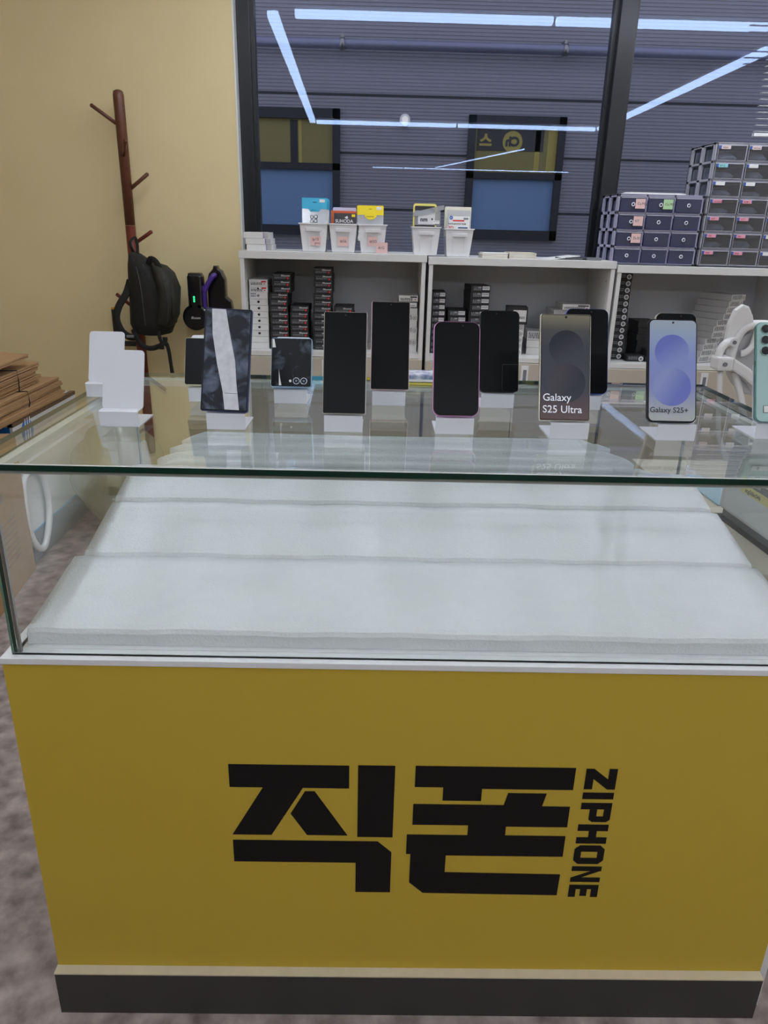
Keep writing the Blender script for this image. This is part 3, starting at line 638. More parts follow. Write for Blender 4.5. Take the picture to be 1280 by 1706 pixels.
# ------------------------------------------------------------------ on top of the shelves: small boxes, bins, papers
zt1, zt2, zt3 = units[0][2], units[1][2], units[2][2]
lil = mat('lilac carton', (150, 120, 190), .5)
for i, (dx, nm) in enumerate(((.012, 'lowest'), (.008, 'middle'), (0, 'topmost'))):
    o = thing('small_carton', f'small white carton with lilac end on the shelf top corner, {nm} of three', 'box', (-.065+dx, 2.625, zt1+i*.026), group='small white cartons on the shelf top')
    MB().box(-.012, .100, 0, .16, .0003, .0255, boxwhite, .001).build('carton', o); MB().box(.076, .080, -.0005, 0, .001, .025, lil).box(.0802, .0995, -.0004, 0, .002, .0245, boxgrey).build('band', o)
def bin_(x, y, z, label):
    o = thing('storage_bin', label, 'bin', (x, y, z), group='white plastic bins on the shelf top')
    b = MB(); t = bmesh.new(); h = .122; rb, rt, db, dt, th = .051, .064, .06, .075, .003
    def ring(hx, hy, zz): return [t.verts.new(v) for v in ((-hx, -hy, zz), (hx, -hy, zz), (hx, hy, zz), (-hx, hy, zz))]
    R = [ring(rb-.004, db-.004, 0), ring(rb, db, .004), ring(rt-.002, dt-.002, h-.006), ring(rt+.003, dt+.003, h-.005), ring(rt+.003, dt+.003, h), ring(rt-th, dt-th, h), ring(rb-th, db-th, .004)]
    for a, c in zip(R, R[1:]):
        for k in range(4): t.faces.new((a[k], a[(k+1) % 4], c[(k+1) % 4], c[k]))
    t.faces.new(R[0][::-1]); t.faces.new(R[-1]); bmesh.ops.recalc_face_normals(t, faces=t.faces[:]); b.take(t, white_p); b.build('tub', o)
    # sloped front: recess panel and pull lip
    sl = math.atan2(.015, .118)
    g = MB(); g.box(-.034, .034, -.0060, .0, .088, .102, white_p, .0015); g.box(-.027, -.024, -.0022, 0, .010, .088, white_p, .0006); g.box(.024, .027, -.0022, 0, .010, .088, white_p, .0006)
    g.build('pull', o, loc=(0, -.0602, 0), rot=(sl, 0, 0)); o['sl'] = 0; del o['sl']
    return o
def note(o, w_, h_, x, z, y, body, sl, m=pinknote, size=.017, rot=0, name='note'):
    b = MB().prism(q(-w_/2, w_/2, -h_/2, h_/2), -.0004, 0, m)
    for k, ln in enumerate(body.split('\n')): text(b, ln, size, print_k, T(-w_*.32+k*.006, -.0006, h_*.04-k*size*.95 if '\n' in body else -size*.32))
    return b.build(name, o, loc=(x, y, z), rot=(sl, rot, 0))
sl = math.atan2(.015, .118); BYY = 2.705
BX = [.2365, .3685, .500, .7415, .8905]
b1 = bin_(BX[0], BYY, zt1, 'white bin with blue topped film packs and a pink note reading IP15'); note(b1, .047, .040, .008, .047, -.0690, 'Ip15\n pro', sl)
b2 = bin_(BX[1], BYY, zt1, 'white bin with the orange and dark SUHODA pack and a pink note'); note(b2, .047, .040, .0, .048, -.0692, '\u20aaS6', sl)
b3 = bin_(BX[2], BYY, zt1, 'white bin with yellow topped film packs and two pink notes'); note(b3, .043, .040, .0, .050, -.0692, '\u20aaSG', sl); n3 = note(b3, .052, .046, .043, .024, -.0735, 'A/G', sl)
b4 = bin_(BX[3], BYY, zt1-.004, 'white bin without a note holding black edged frames and a clear nm pouch')
b5 = bin_(BX[4], BYY, zt2, 'white bin without a note holding the anti shock film card')
def packet(name, x, y, z, wd, h, m_body, label, group, head=None, hh=0, tilt=-.12, rz=0, th=.0035, deco=None):
    o = thing(name, label, 'film pack', (x, y, z), (tilt, 0, rz), group)
    MB().prism(rrect(wd, h, .003), 0, th, m_body, 'XZ', bev=.0008).build('card', o)
    if head: MB().prism(rrect(wd+.001, hh, .002, z0=h-hh), -.0008, th+.0004, head, 'XZ').build('header', o)
    if deco: d = MB(); deco(d); d.build('print', o)
    return o
GP = 'screen film packs in the white bins'
def deco_blue(d):
    for a, c in ((-.012, .095), (.006, .097), (-.013, .077), (.005, .079)): d.prism(circ(a, c, .0085, 16), -.0010, 0, mat('navy print', (30, 34, 60), .5)); d.prism(circ(a, c, .0055, 16), -.0014, -.001, paper_w)
    d.prism([(-.032, .134), (.032, .134), (.018, .118), (-.018, .118)][::-1], -.0010, 0, skyblue)
    d.prism(q(.022, .046, .158, .170), -.0016, 0, paper_w); d.prism(q(-.008, .010, .156, .160), -.0013, 0, mat('deep blue slot', (16, 92, 130), .5))
    text(d, 'gloss', .010, print_k, T(-.014, -.0014, .122))
def deco_yel(d):
    d.prism([(-.028, .112)] + [(-.028*math.cos(PI*k/10), .112-.022*math.sin(PI*k/10)) for k in range(1, 10)] + [(.028, .112)], -.001, 0, lemon)
    text(d, 'COMFORT', .0075, print_k, T(-.020, -.0014, .100)); d.prism(q(.026, .048, .132, .145), -.0016, 0, paper_w); d.prism(q(-.008, .006, .134, .137), -.0013, 0, mat('slot shade', (180, 160, 20), .5))
for i in range(5):
    packet('film_pack', BX[0]+.003+(-.002, .004, -.005, .006, 0)[i], 2.67+.014*i, zt1+.052, .112, .176-.002*i, poly_clear if i == 0 else paper_w, 'sky blue topped film pack, ' + ['frontmost in the left bin', 'second in the left bin', 'third in the left bin', 'fourth in the left bin', 'last in the left bin'][i], GP, skyblue, .046, deco=deco_blue if i == 0 else None)
def deco_suh(d):
    d.prism(q(-.048, .052, .115, .124), -.0008, 0, mat('orange band', (204, 88, 48), .5)); d.prism(q(-.048, .052, .0, .115), -.0006, 0, mat('charcoal card', (66, 64, 66), .5, noise=(60, .2), col2=(48, 47, 50)))
    text(d, 'SUHODA', .0195, print_w, T(-.042, -.0012, .075), .0003); d.prism(q(.032, .048, .100, .111), -.001, 0, lemon); d.prism([(0, .097), (.012, .104), (.016, .096), (.010, .090)], -.001, 0, print_w)
for i in range(4):
    packet('film_pack', BX[1]+(.004, -.006, .003, 0)[i], 2.675+.016*i, zt1+.052, .104 if i else .100, (.124, .126, .140, .138)[i], mat('orange card', (206, 110, 60), .6) if i < 2 else mat('lilac card', (200, 196, 226), .6), ['dark SUHODA film pack with orange band in the second bin', 'orange film pack behind the dark SUHODA pack', 'lilac film pack behind the orange one in the second bin', 'rearmost lilac film pack in the second bin'][i], GP, deco=deco_suh if i == 0 else None)
for i in range(4):
    packet('film_pack', BX[2]-.012+(.002, -.004, .004, 0)[i], 2.672+.016*i, zt1+.052, .112, .150-.001*i, poly_clear if i == 0 else paper_w, 'yellow topped film pack, ' + ['frontmost', 'second', 'third', 'last'][i] + ' in the third bin', GP, lemon, .040, deco=deco_yel if i == 0 else None)
# fourth bin: yellow-edged black frames and the clear pouch
for i in range(3):
    o = thing('film_applicator', 'yellow edged black film applicator in the fourth bin, ' + ['front', 'middle', 'rear'][i] + ' one', 'applicator', (BX[3]-.006+.002*i, 2.69+.02*i, zt1+.05), (-.1, 0, 0), 'film applicators in the fourth bin')
    MB().prism(rrect(.106, .166, .012), 0, .006, mat('yellow plastic rim', (232, 222, 120), .4), 'XZ').build('rim', o); MB().prism(rrect(.092, .120, .006, z0=.036), -.001, 0, blackpl, 'XZ').build('plate', o)
o = thing('plastic_pouch', 'clear plastic pouch marked nm lying across the top of the fourth bin', 'pouch', (BX[3]-.003, 2.645, zt1+.124), (-.18, .0, 0))
MB().prism(rrect(.116, .062, .003, x0=-.052), 0, .004, poly_clear, 'XZ').build('film', o)
text_b = MB().prism(q(-.036, .040, .004, .058), -.0004, 0, mat('pale grey card', (206, 206, 208), .6)); text(text_b, 'nm', .026, print_k, T(-.026, -.001, .016), .0008); text_b.prism(q(.032, .060, .008, .020), -.0012, 0, paper_w); label_lines(text_b, .034, .058, .010, .008, -.0016, print_k, 1, 4); text_b.box(.024, .030, -.001, 0, .022, .030, print_k)
text_b.build('card', o); MB().prism([(-.056, .034), (.078, .066), (.078, .086), (-.060, .052)], -.006, -.004, poly_clear).build('flap', o)
def deco_film(d):
    d.prism(q(-.044, .050, 0, .090), -.0006, 0, paper_w); d.prism(circ(-.034, .083, .008, 18), -.0012, 0, mat('royal blue disc', (30, 84, 170), .5)); text(d, 'SK', .007, print_w, T(-.0385, -.0016, .0805), .0002)
    d.prism(q(-.026, .026, .068, .074), -.0012, 0, red_dot); text(d, 'ANTI-SHOCK FILM', .0098, print_k, T(-.046, -.0014, .054), .0002, sx=.98)
    text(d, '3D', .020, red_dot, T(-.046, -.0014, .034), .0005); d.prism(rrect(.045, .010, .003, x0=-.002, z0=.034), -.0012, 0, blue_m); d.prism(rrect(.041, .008, .002, x0=0, z0=.034), -.0014, -.001, print_k); d.prism(q(.022, .044, .076, .084), -.001, 0, print_g)
packet('film_pack', BX[4]-.003, 2.668, zt2+.084, .106, .116, poly_clear, 'white anti shock film card in front of the fifth bin pile', GP, deco=deco_film)
for i in range(3): packet('film_pack', BX[4]-.004, 2.69+.016*i, zt2+.086, .118, .128-.001*i, mat('ivory card', (228, 224, 206), .6), ['ivory film pack just behind the anti shock film card', 'middle ivory film pack in the fifth bin', 'rearmost ivory film pack in the fifth bin'][i], GP)
# papers
def papers(x0, x1, n, z, what, tm=paper_w, side=1):
    for i in range(n):
        o = MB().box(-(x1-x0)/2, (x1-x0)/2, 0, .15, 0, .0034, tm if i % 2 else mat('ochre edged leaflet', (212, 204, 180), .7)).build('leaflet', None, ((x0+x1)/2+random.uniform(-.003, .003), 2.635, z+i*.0037), (0, 0, random.uniform(-.03, .03)))
        tag(o, 'white folded leaflet in the ' + what + ', ' + ['bottom', 'second up', 'third up', 'fourth up', 'fifth up', 'sixth up', 'top'][min(i, 6)] + ' one', 'leaflet', 'leaflets on the middle shelf top')
papers(1.000, 1.116, 6, zt2, 'left leaflet pile right of the bins'); papers(1.122, 1.245, 7, zt2, 'right leaflet pile beside the left pile')
o = thing('brochure', 'loose slanting white brochures left of the small drawer tower', 'brochure', (1.385, 2.66, zt2+.0045))
MB().box(-.075, .07, 0, .16, .002, .006, paper_w, M=RY(-.12) @ RZ(.12)).build('cover', o); MB().box(-.045, .09, .0, .12, .0005, .004, mat('dark glossy cover', (60, 60, 60), .3), M=RZ(-.2)).build('inner_sheet', o)
tag(MB().box(1.478, 1.545, 2.64, 2.72, zt2+.0003, zt2+.012, mat('grey clear tray', (120, 122, 128), .2), .002).build('card_tray'), 'small flat clear tray beside the loose brochures', 'tray')

# ------------------------------------------------------------------ drawer towers
dfr = mat('lilac grey plastic', (168, 166, 190), .4); dfr2 = mat('light grey plastic', (176, 176, 186), .4)
dclear = glass('smoky clear drawer', (150, 154, 186), rough=.08, f0=.07, haze=.44, hazecol=(136, 142, 180)); dclear2 = glass('clear drawer', (214, 218, 228), rough=.08, f0=.08, haze=.13, hazecol=(206, 210, 222))
dinner = mat('dark things in drawer', (104, 108, 142), .6, noise=(20, .2), col2=(52, 54, 78)); drim = mat('deep blue plastic edge', (56, 58, 116), .3); knobm = mat('white ring knob', (226, 228, 240), .3)
def tower(name, x0, x1, z0, h, rows, cols, dp, fm, label, knob, cm, rail=.012):
    o = thing(name, label, 'drawer tower', (x0, 2.64, z0)); Wd = x1-x0; g = MB()
    cw = (Wd-rail)/cols; ch = (h-rail)/rows
    for i in range(rows+1): g.box(0, Wd, 0, rail, i*ch, i*ch+rail*.8, fm, .001)
    for i in range(rows+1):
        g.box(0, .008, .0, dp, i*ch, i*ch+rail, fm); g.box(Wd-.008, Wd, 0, dp, i*ch, i*ch+rail, fm)
    g.box(0, Wd, 0, dp, h-.006, h, fm, .001); g.box(0, Wd, 0, dp, 0, .004, fm)
    for j in range(cols+1): g.box(j*cw, j*cw+rail*.7, 0, rail, 0, h, fm, .001)
    for xx in (0, Wd-.008):
        for yy in (0.012, dp*.5-.012, dp-.03): g.box(xx, xx+.008, yy, yy+.03 if yy > .02 else .03, 0, h, fm)
    g.box(0, Wd, dp-.006, dp, 0, h, fm)
    g.build('frame', o)
    for i in range(rows):
        for j in range(cols):
            xa, xb = j*cw+rail*.85, (j+1)*cw-rail*.12; za, zb = i*ch+rail*.9, (i+1)*ch-rail*.15
            d = MB(); d.box(xa, xb, -.006, -.003, za, zb, cm); d.box(xa+.003, xa+.0045, -.003, dp-.02, za, zb-.012, cm); d.box(xb-.0045, xb-.003, -.003, dp-.02, za, zb-.012, cm); d.box(xa, xb, -.003, dp-.02, za, za+.0015, cm)
            e = drim if knob else fm
            d.box(xa, xb, -.0068, -.006, za, za+.0025, e); d.box(xa, xa+.002, -.0068, -.006, za, zb, e); d.box(xb-.002, xb, -.0068, -.006, za, zb, e); d.box(xa, xb, -.0072, -.003, zb-.003, zb, mat('bright plastic lip', (206, 208, 224), .25))
            dr = d.build('drawer', o)
            if knob:
                xc, zc = (xa+xb)/2, (za+zb)/2
                MB().tube([(xc+.0065*math.cos(2*PI*k/12), -.009, zc+.0065*math.sin(2*PI*k/12)) for k in range(12)], .0022, knobm, 6, closed=True, up=(0, 1, 0)).build('knob', dr)
            yield o, dr, i, j, xa, xb, za, zb
rr = random.Random(3)
for o, dr, i, j, xa, xb, za, zb in tower('drawer_tower', 1.588, 1.972, zt3+.001, .298, 4, 3, .25, dfr, 'short lilac grey drawer tower, three drawers wide and four high, with pink and green notes', True, dclear):
    pos = ['bottom', 'third', 'second', 'top'][i]+' row, '+['left', 'middle', 'right'][j]
    c = MB().box(o.location.x+xa+.012, o.location.x+xb-.012, 2.665, 2.82, o.location.z+za+.003, o.location.z+za+.003+rr.uniform(.012, .036), dinner, .004).build('accessory_bundle')
    tag(c, 'dark bundle inside the short drawer tower, '+pos+' drawer', 'accessory', 'bundles in the short drawer tower')
    if j == 0 and i > 0 or (i, j) == (3, 1):
        s = {(3, 0): ('Ca.M/g', pinknote), (3, 1): ('Ca.MU', greennote), (2, 0): ('KT', pinknote), (1, 0): ('Za.SS', pinknote)}[(i, j)]
        note(dr, .043, .040, xb-.026, (za+zb)/2+.003, -.0122, s[0], 0, s[1], .0145)
labs = {6: ['A52.6', 'A32.3 pro'], 5: ['A71.5', ''], 4: ['', ''], 3: ['A51.A52.A53', 'A135'], 2: ['S207', 'S217'], 1: ['S25', 'S24'], 0: ['S938', 'S936']}
for o, dr, i, j, xa, xb, za, zb in tower('drawer_tower', 1.985, 2.395, zt3+.001, .512, 7, 3, .28, dfr2, 'tall light grey drawer tower seven drawers high at the right edge', False, dclear2, .009):
    pos = ['bottom', 'sixth', 'fifth', 'fourth', 'third', 'second', 'top'][i]+' row, '+['left', 'middle', 'right'][j]
    X, Z = o.location.x, o.location.z
    c = MB().loft([((xa+xb)/2+X, 2.74, Z+za+.003, (xb-xa)*.36, .08), ((xa+xb)/2+X+.004, 2.74, Z+za+.014, (xb-xa)*.40, .085), ((xa+xb)/2+X, 2.74, Z+za+rr.uniform(.024, .036), (xb-xa)*.3, .06)], mat('bagged white parts', (232, 232, 236), .5, noise=(40, .2), col2=(176, 178, 188)) if i else mat('black parts', (34, 34, 38), .5)).build('accessory_bundle')
    tag(c, ('pale' if i else 'black')+' bundle inside the tall drawer tower, '+pos+' drawer', 'accessory', 'bundles in the tall drawer tower')
    lc = {6: mat('cream sticker', (226, 206, 202), .7), 5: mat('aqua sticker', (150, 212, 216), .7) if j == 0 else paper_w, 4: paper_w}.get(i, mat('rose sticker', (232, 160, 178), .7)) if j < 2 else paper_w
    b = MB().prism(q(xa+.004, xa+.055, zb-.016, zb-.004), -.0008, 0, mat('blue tab', (60, 96, 180), .5)).prism(q(xa+.013, xa+.053, zb-.017, zb-.003), -.0012, -.0008, lc)
    tx = labs[i][j] if j < 2 else ''
    if tx: text(b, tx, .0095 if len(tx) < 8 else .0075, mat('maroon ink', (150, 40, 60), .6) if i < 4 else print_k, T(xa+.018, -.0015, zb-.0135), .0001)
    b.build('drawer_label', dr, loc=(0, -.0075, 0))
tag(MB().prism([(1.62, 2.66), (1.64, 2.645), (1.87, 2.652), (1.90, 2.68), (1.86, 2.78), (1.64, 2.79)], zt3+.2995, zt3+.306, paper_w, 'XY').build('paper_sheet'), 'white sheet lying on top of the short drawer tower', 'paper')

# ------------------------------------------------------------------ coat stand with backpack
cs = thing('coat_stand', 'tall brown wooden tree coat stand against the cream wall', 'coat stand', (-.672, 2.93, 0))
P0 = Vector((-.672, 2.93, 0))
MB().tube([(0, 0, 1.276), (0, 0, 1.83), (0, 0, 1.846), (0, 0, 1.852)], [.0235, .0245, .021, .010], walnut, 16).build('upper_pole', cs)
MB().tube([(0, 0, .60), (0, 0, 1.275)], [.0235, .0235], redwood, 16).build('middle_pole', cs)
MB().tube([(0, 0, .06), (0, 0, .598)], [.023, .0235], redwood, 16).build('lower_pole', cs)
hooks = [((0, 0, 1.70), (-.122, -.02, 1.785)), ((.0, -.01, 1.575), (.042, -.09, 1.635)), ((.0, 0, 1.425), (.104, .0, 1.505)), ((0, 0, 1.335), (-.030, .07, 1.405)), ((0, 0, 1.185), (.104, -.015, 1.25)), ((0, 0, .875), (-.094, -.015, .955)), ((0, -.01, .76), (.0, -.085, .815))]
for k, (a, c) in enumerate(hooks):
    a, c = Vector(a), Vector(c); e = c+(c-a).normalized()*.004
    MB().tube([a, c, e], [.0085, .0088, .004], walnut if k < 4 else redwood, 10).build('hook', cs)
for k in range(3):
    an = k*2*PI/3+.5; MB().tube([(0, 0, .16), (.18*math.cos(an), .18*math.sin(an)*.3-.01, .012)], [.015, .012], redwood, 10).build('leg', cs)
zipm = mat('dark zip', (62, 62, 60), .4)
bp = thing('backpack', 'black backpack with olive pockets hanging on the coat stand', 'backpack', (-.55, 2.80, .72))
bb = MB()   # local coordinates around (-.55, 2.80, .72)
bb.loft([(-.010, 0, .045, .040, .05), (-.014, 0, .055, .085, .08), (-.012, 0, .10, .103, .095), (-.008, 0, .20, .100, .10), (-.016, 0, .30, .088, .098), (-.040, .0, .37, .060, .085), (-.072, .005, .415, .022, .055), (-.080, .01, .425, .008, .03)], blackfab, 28, 2.8)
bb.build('main_compartment', bp)
pk = MB(); pk.loft([(.060, -.03, .095, .028, .05), (.070, -.035, .115, .044, .078), (.083, -.035, .20, .044, .085), (.080, -.035, .28, .048, .085), (.052, -.03, .345, .045, .078), (.028, -.02, .372, .030, .060), (.020, -.02, .378, .012, .03)], darkfab, 26, 2.6, M=RY(.10) @ T(-.02, 0, .0))
pk.build('front_pocket', bp)
MB().loft([(.118, -.05, .13, .008, .04), (.122, -.055, .15, .014, .052), (.127, -.055, .22, .015, .055), (.122, -.055, .28, .013, .05), (.112, -.05, .31, .006, .036)], darkfab, 22, 2.6, M=T(-.008, 0, 0)).build('outer_pocket', bp)
MB().tube([(-.068, -.055, .405), (-.045, -.085, .36), (-.030, -.098, .29), (-.024, -.102, .20), (-.022, -.098, .10)], .0022, zipm, 6, sub=4).build('zipper', bp)
MB().tube([(.085, -.122, .325), (.098, -.128, .25), (.100, -.128, .18), (.090, -.118, .12)], .0020, zipm, 6, sub=4).build('zipper', bp)
MB().tube([(.005, -.06, .372), (.022, -.075, .398), (.046, -.08, .388), (.062, -.075, .355)], .014, blackfab, 8, flat=.25, sub=4, up=(0, 1, .2)).build('top_handle', bp)
MB().tube([(-.076, .0, .42), (-.086, -.01, .465), (-.080, .05, .487), (-.068, .04, .46), (-.058, 0, .415)], .007, blackfab, 8, flat=.35, sub=5, up=(0, 1, 0)).build('hanging_loop', bp)
MB().tube([(-.092, -.04, .30), (-.108, -.07, .24), (-.142, -.085, .185), (-.158, -.09, .13), (-.142, -.09, .075), (-.112, -.085, .045), (-.085, -.07, .04)], .017, blackfab, 8, flat=.3, sub=5, up=(0, 1, 0)).build('shoulder_strap', bp)
MB().tube([(-.095, -.06, .075), (-.060, -.085, .015), (-.020, -.09, -.008), (.022, -.088, -.002), (.058, -.085, .020), (.062, -.085, .045)], .012, blackfab, 8, flat=.35, sub=5, up=(0, 1, 0)).build('shoulder_strap', bp)
MB().tube([(.030, -.07, .10), (.036, -.085, .05), (.046, -.088, .022), (.064, -.085, .018), (.074, -.08, -.02), (.078, -.075, -.09), (.084, -.075, -.17)], [.009, .009, .009, .010, .009, .0085, .011], blackfab, 8, flat=.25, sub=4, up=(0, 1, 0)).build('loose_strap', bp)
MB().box(.020, .056, -.098, -.082, -.012, .012, blackpl, .003).box(-.118, -.085, -.098, -.086, .040, .052, print_g, .002).build('buckle', bp)
bp.location = (-.548, 2.79, .735)

# hand cart leaning at the wall
hc = thing('hand_cart', 'black hand cart upright with an orange tipped grip beside the coat stand', 'hand cart', (-.805, 2.975, 0))
dkgrip = mat('dark rubber grip', (42, 44, 50), .6); orange = mat('orange cap', (226, 152, 30), .5)
MB().tube([(0, 0, .74), (0, 0, .876)], .0165, dkgrip, 14).build('grip', hc); MB().tube([(0, 0, .876), (0, 0, .885)], .0168, orange, 14).build('end_cap', hc)
MB().tube([(0.015, 0, .04), (.015, 0, .74)], .012, dkgrip, 10).build('upright', hc); MB().tube([(.0, 0, .705), (.12, 0, .706)], .013, dkgrip, 12).build('cross_bar', hc)
MB().box(-.05, .05, -.03, .03, .0, .04, dkgrip, .006).build('foot_plate', hc)
for s in (-.065, .065): MB().cyl((s-.012, .0, .04), (s+.012, .0, .04), .04, blackpl, 20).build('wheel', hc)

# ------------------------------------------------------------------ cordless vacuum on its wall dock
gloss = mat('glossy black plastic', (24, 24, 30), .12, spec=.9); purp = mat('purple plastic', (82, 52, 150), .3); greenled = mat('green battery light', (40, 230, 120), .4, emit=3)
vc = thing('cordless_vacuum', 'glossy black cordless vacuum with purple trim hung on the cream wall', 'vacuum cleaner', (-.33, 2.93, .75))
MB().prism([(.005, .10), (.10, .10), (.125, .14), (.118, .18), (.095, .20), (.095, .285), (.078, .325), (.062, .335), (.058, .348), (.040, .348), (.036, .333), (.015, .31), (.006, .28)], .03, .085, gloss, 'XZ', bev=.006).build('wall_dock', vc)
MB().prism(rrect(.072, .17, .016, x0=-.078, z0=.14), -.045, .03, gloss, 'XZ', bev=.010).box(-.074, -.010, -.040, .02, .288, .316, gloss, .008, M=None).build('battery', vc)
MB().tube([(-.046, -.045, .105), (-.046, .03, .105)], .063, gloss, 32, up=(0, 0, 1)).tube([(-.046, -.050, .105), (-.046, -.045, .105)], .050, blackpl, 32).build('motor_housing', vc)
MB().tube([(.088, .0, .10), (.088, .05, .10)], .040, gloss, 28).build('dust_cup', vc)
MB().tube([(.0, -.02, .225), (.018, -.02, .262), (.045, -.02, .300), (.052, .0, .305)], .012, purp, 12, sub=4).build('handle', vc)
MB().prism(q(-.006, .008, .15, .255), -.03, .0, purp).build('trim', vc)
b = MB(); text(b, 'iRoom', .017, print_w, T(-.066, -.0512, .098), .0002); b.build('lettering', vc)
lb = MB().prism(rrect(.030, .075, .012, x0=-.060, z0=.150), -.0495, -.0455, blackpl, 'XZ')
for k in range(3): lb.prism(circ(-.046, .195-.010*k+.008, .0042, 12), -.051, -.0495, greenled)
lb.build('battery_gauge', vc)
MB().tube([(-.012, -.05, .155), (.004, -.055, .140), (.020, -.05, .132)], .006, steel, 8).build('trigger', vc)

# ------------------------------------------------------------------ left side: cabinet, cartons, paper box, garbage bag
lc_ = thing('low_cabinet', 'low white cabinet with a grey base and blue tape along it, left of the showcase', 'cabinet', (-.83, 2.15, 0))
MB().box(-.50, 0, -.33, .45, .125, .398, whitelam).build('body', lc_); MB().box(-.50, .002, -.335, .45, 0, .119, mat('grey cabinet base', (128, 132, 138), .5)).build('base', lc_); MB().box(-.50, .003, -.336, .45, .119, .125, mat('blue tape', (96, 160, 200), .5)).build('tape', lc_)
bc = thing('large_carton', 'large upright brown carton standing left of the glass showcase', 'carton', (-.755, 1.34, 0), (0, 0, .117))
MB().box(-.42, 0, 0, .42, 0, .55, card, .002).build('carton', bc)
b = MB(); b.box(0, .0008, .16, .20, .36, .395, mat('faded print', (140, 120, 100), .9)); 
for k in range(8): b.box(0, .0008, .12, .30, .12+.022*k, .1235+.022*k, MATS['faded print'])
b.build('print', bc)
# white plastic frame leaning in front of the cabinet
MBf = MB(); loop = [(0, -.03, .05), (0, .02, .10), (0, .055, .17), (0, .06, .26), (0, .035, .34), (0, -.04, .37), (0, -.12, .36), (0, -.14, .26), (0, -.13, .14), (0, -.08, .06)]
tag(MBf.tube(loop, .013, white_p, 10, closed=True, sub=5, up=(1, 0, 0)).build('plastic_hoop', None, (-.810, 1.90, 0)), 'white plastic hoop beside the big carton, seen through the side glass', 'hoop')
# white and blue paper box
pbx = thing('paper_box', 'long white paper box with a blue logo under the flattened cartons', 'box', (-.85, 1.84, .3985))
MB().box(-.28, 0, 0, .62, 0, .164, mat('white printed carton', (206, 206, 204), .6), .002).box(-.02, .001, .0, .62, .150, .166, card_edge).build('carton', pbx)
b = MB(); b.prism([(x+.0, z) for x, z in circ(.115, .108, .050, 32)], 0, .0008, blue_m, 'YZ')
for k in range(3): b.prism([(.085+.020*k, .055), (.091+.020*k, .055), (.108+.020*k, .160), (.102+.020*k, .160)], .0008, .0014, paper_w, 'YZ')
label_lines_box = [b.box(0, .0009, .24+.10*k, .30+.10*k, .06, .075, print_g) for k in range(3)]
b.build('logo', pbx); MB().prism(q(-.27, -.012, .01, .15), -.0012, 0, blue_m).prism(q(-.10, -.03, .10, .106), -.0016, -.0012, paper_w).prism(q(-.10, -.04, .075, .081), -.0016, -.0012, paper_w).prism(q(-.10, -.035, .05, .056), -.0016, -.0012, paper_w).build('end_print', pbx)
def sheet(x1, y0, y1, z, th, label, rz=0, ry=0, wd=.46, group='flattened cartons'):
    o = thing('flattened_carton', label, 'carton', (x1, y1, z), (0, ry, rz), group)
    MB().box(-wd, 0, -(y1-y0), 0, 0, th*.42, card, M=None).build('lower_board', o)
    MB().box(-wd, 0, -(y1-y0), 0, th*.55, th, card, M=RY(.0)).box(-wd, -.004, -(y1-y0)+.01, -.01, th*.40, th*.57, card_edge).build('upper_board', o)
    return o
for i in range(10):
    sheet(-.852+random.uniform(-.006, .006) + (.012 if i < 3 else 0), 1.55, 2.33+random.uniform(-.02, .02), .566+i*.0088, .0085, 'flattened brown carton in the lower tied bundle, '+['lowest', 'second up', 'third up', 'fourth up', 'fifth up', 'sixth up', 'seventh up', 'eighth up', 'ninth up', 'topmost'][i], random.uniform(-.012, .012))
for i in range(5):
    sheet(-.875+random.uniform(-.008, .008), 1.50, 2.17+(.05 if i == 1 else 0)+random.uniform(-.02, .02), .658+i*.0168, .0125 if i % 2 else .016, 'flattened brown carton in the upper tied bundle, '+['lowest', 'second up', 'middle', 'fourth up', 'topmost'][i], .02+random.uniform(-.02, .02), .0)
sheet(-.862, 1.50, 2.08, .775, .014, 'loose flattened carton raised slightly above both tied bundles', .05, .07)
tw = mat('black twine', (30, 28, 26), .8)
tag(MB().tube([(-.86, 2.0, .566), (-.845, 2.0, .61), (-.848, 2.0, .6555), (-1.0, 1.96, .656), (-1.3, 1.95, .656)], .0022, tw, 6).build('twine'), 'dark twine around the lower bundle of flattened cartons', 'twine')
tag(MB().tube([(-.866, 1.97, .66), (-.862, 1.97, .70), (-.864, 1.97, .7425), (-1.0, 1.94, .743), (-1.3, 1.92, .743)], .0022, tw, 6).build('twine'), 'dark twine around the upper bundle of flattened cartons', 'twine')
# garbage bag
bagm = glass('translucent yellowish bag', (226, 228, 196), rough=.25, f0=.08, haze=.56, hazecol=(214, 214, 184))
gb = thing('garbage_bag', 'full translucent yellowish garbage bag on the floor behind the showcase', 'bag', (-.60, 2.22, 0))
t = bmesh.new(); bmesh.ops.create_uvsphere(t, u_segments=48, v_segments=32, radius=1)
rn = random.Random(5); ph = [(rn.uniform(3, 9), rn.uniform(3, 9), rn.uniform(3, 9), rn.uniform(0, 6)) for _ in range(9)]
for v in t.verts:
    d = v.co.copy(); k = 1+sum(.018*math.sin(a*d.x+b_*d.y+c*d.z+e) for a, b_, c, e in ph)+.02*abs(math.sin(9*math.atan2(d.y, d.x)+3*d.z))
    taper = 1-.25*max(0, -d.z)-.55*max(0, d.z)**3
    v.co = Vector((d.x*.205*k*taper, d.y*.19*k*taper, .25+d.z*.25*k)); v.co.z = max(v.co.z, .001)
for f in t.faces: f.smooth = True
MB().take(t, bagm).build('film', gb)
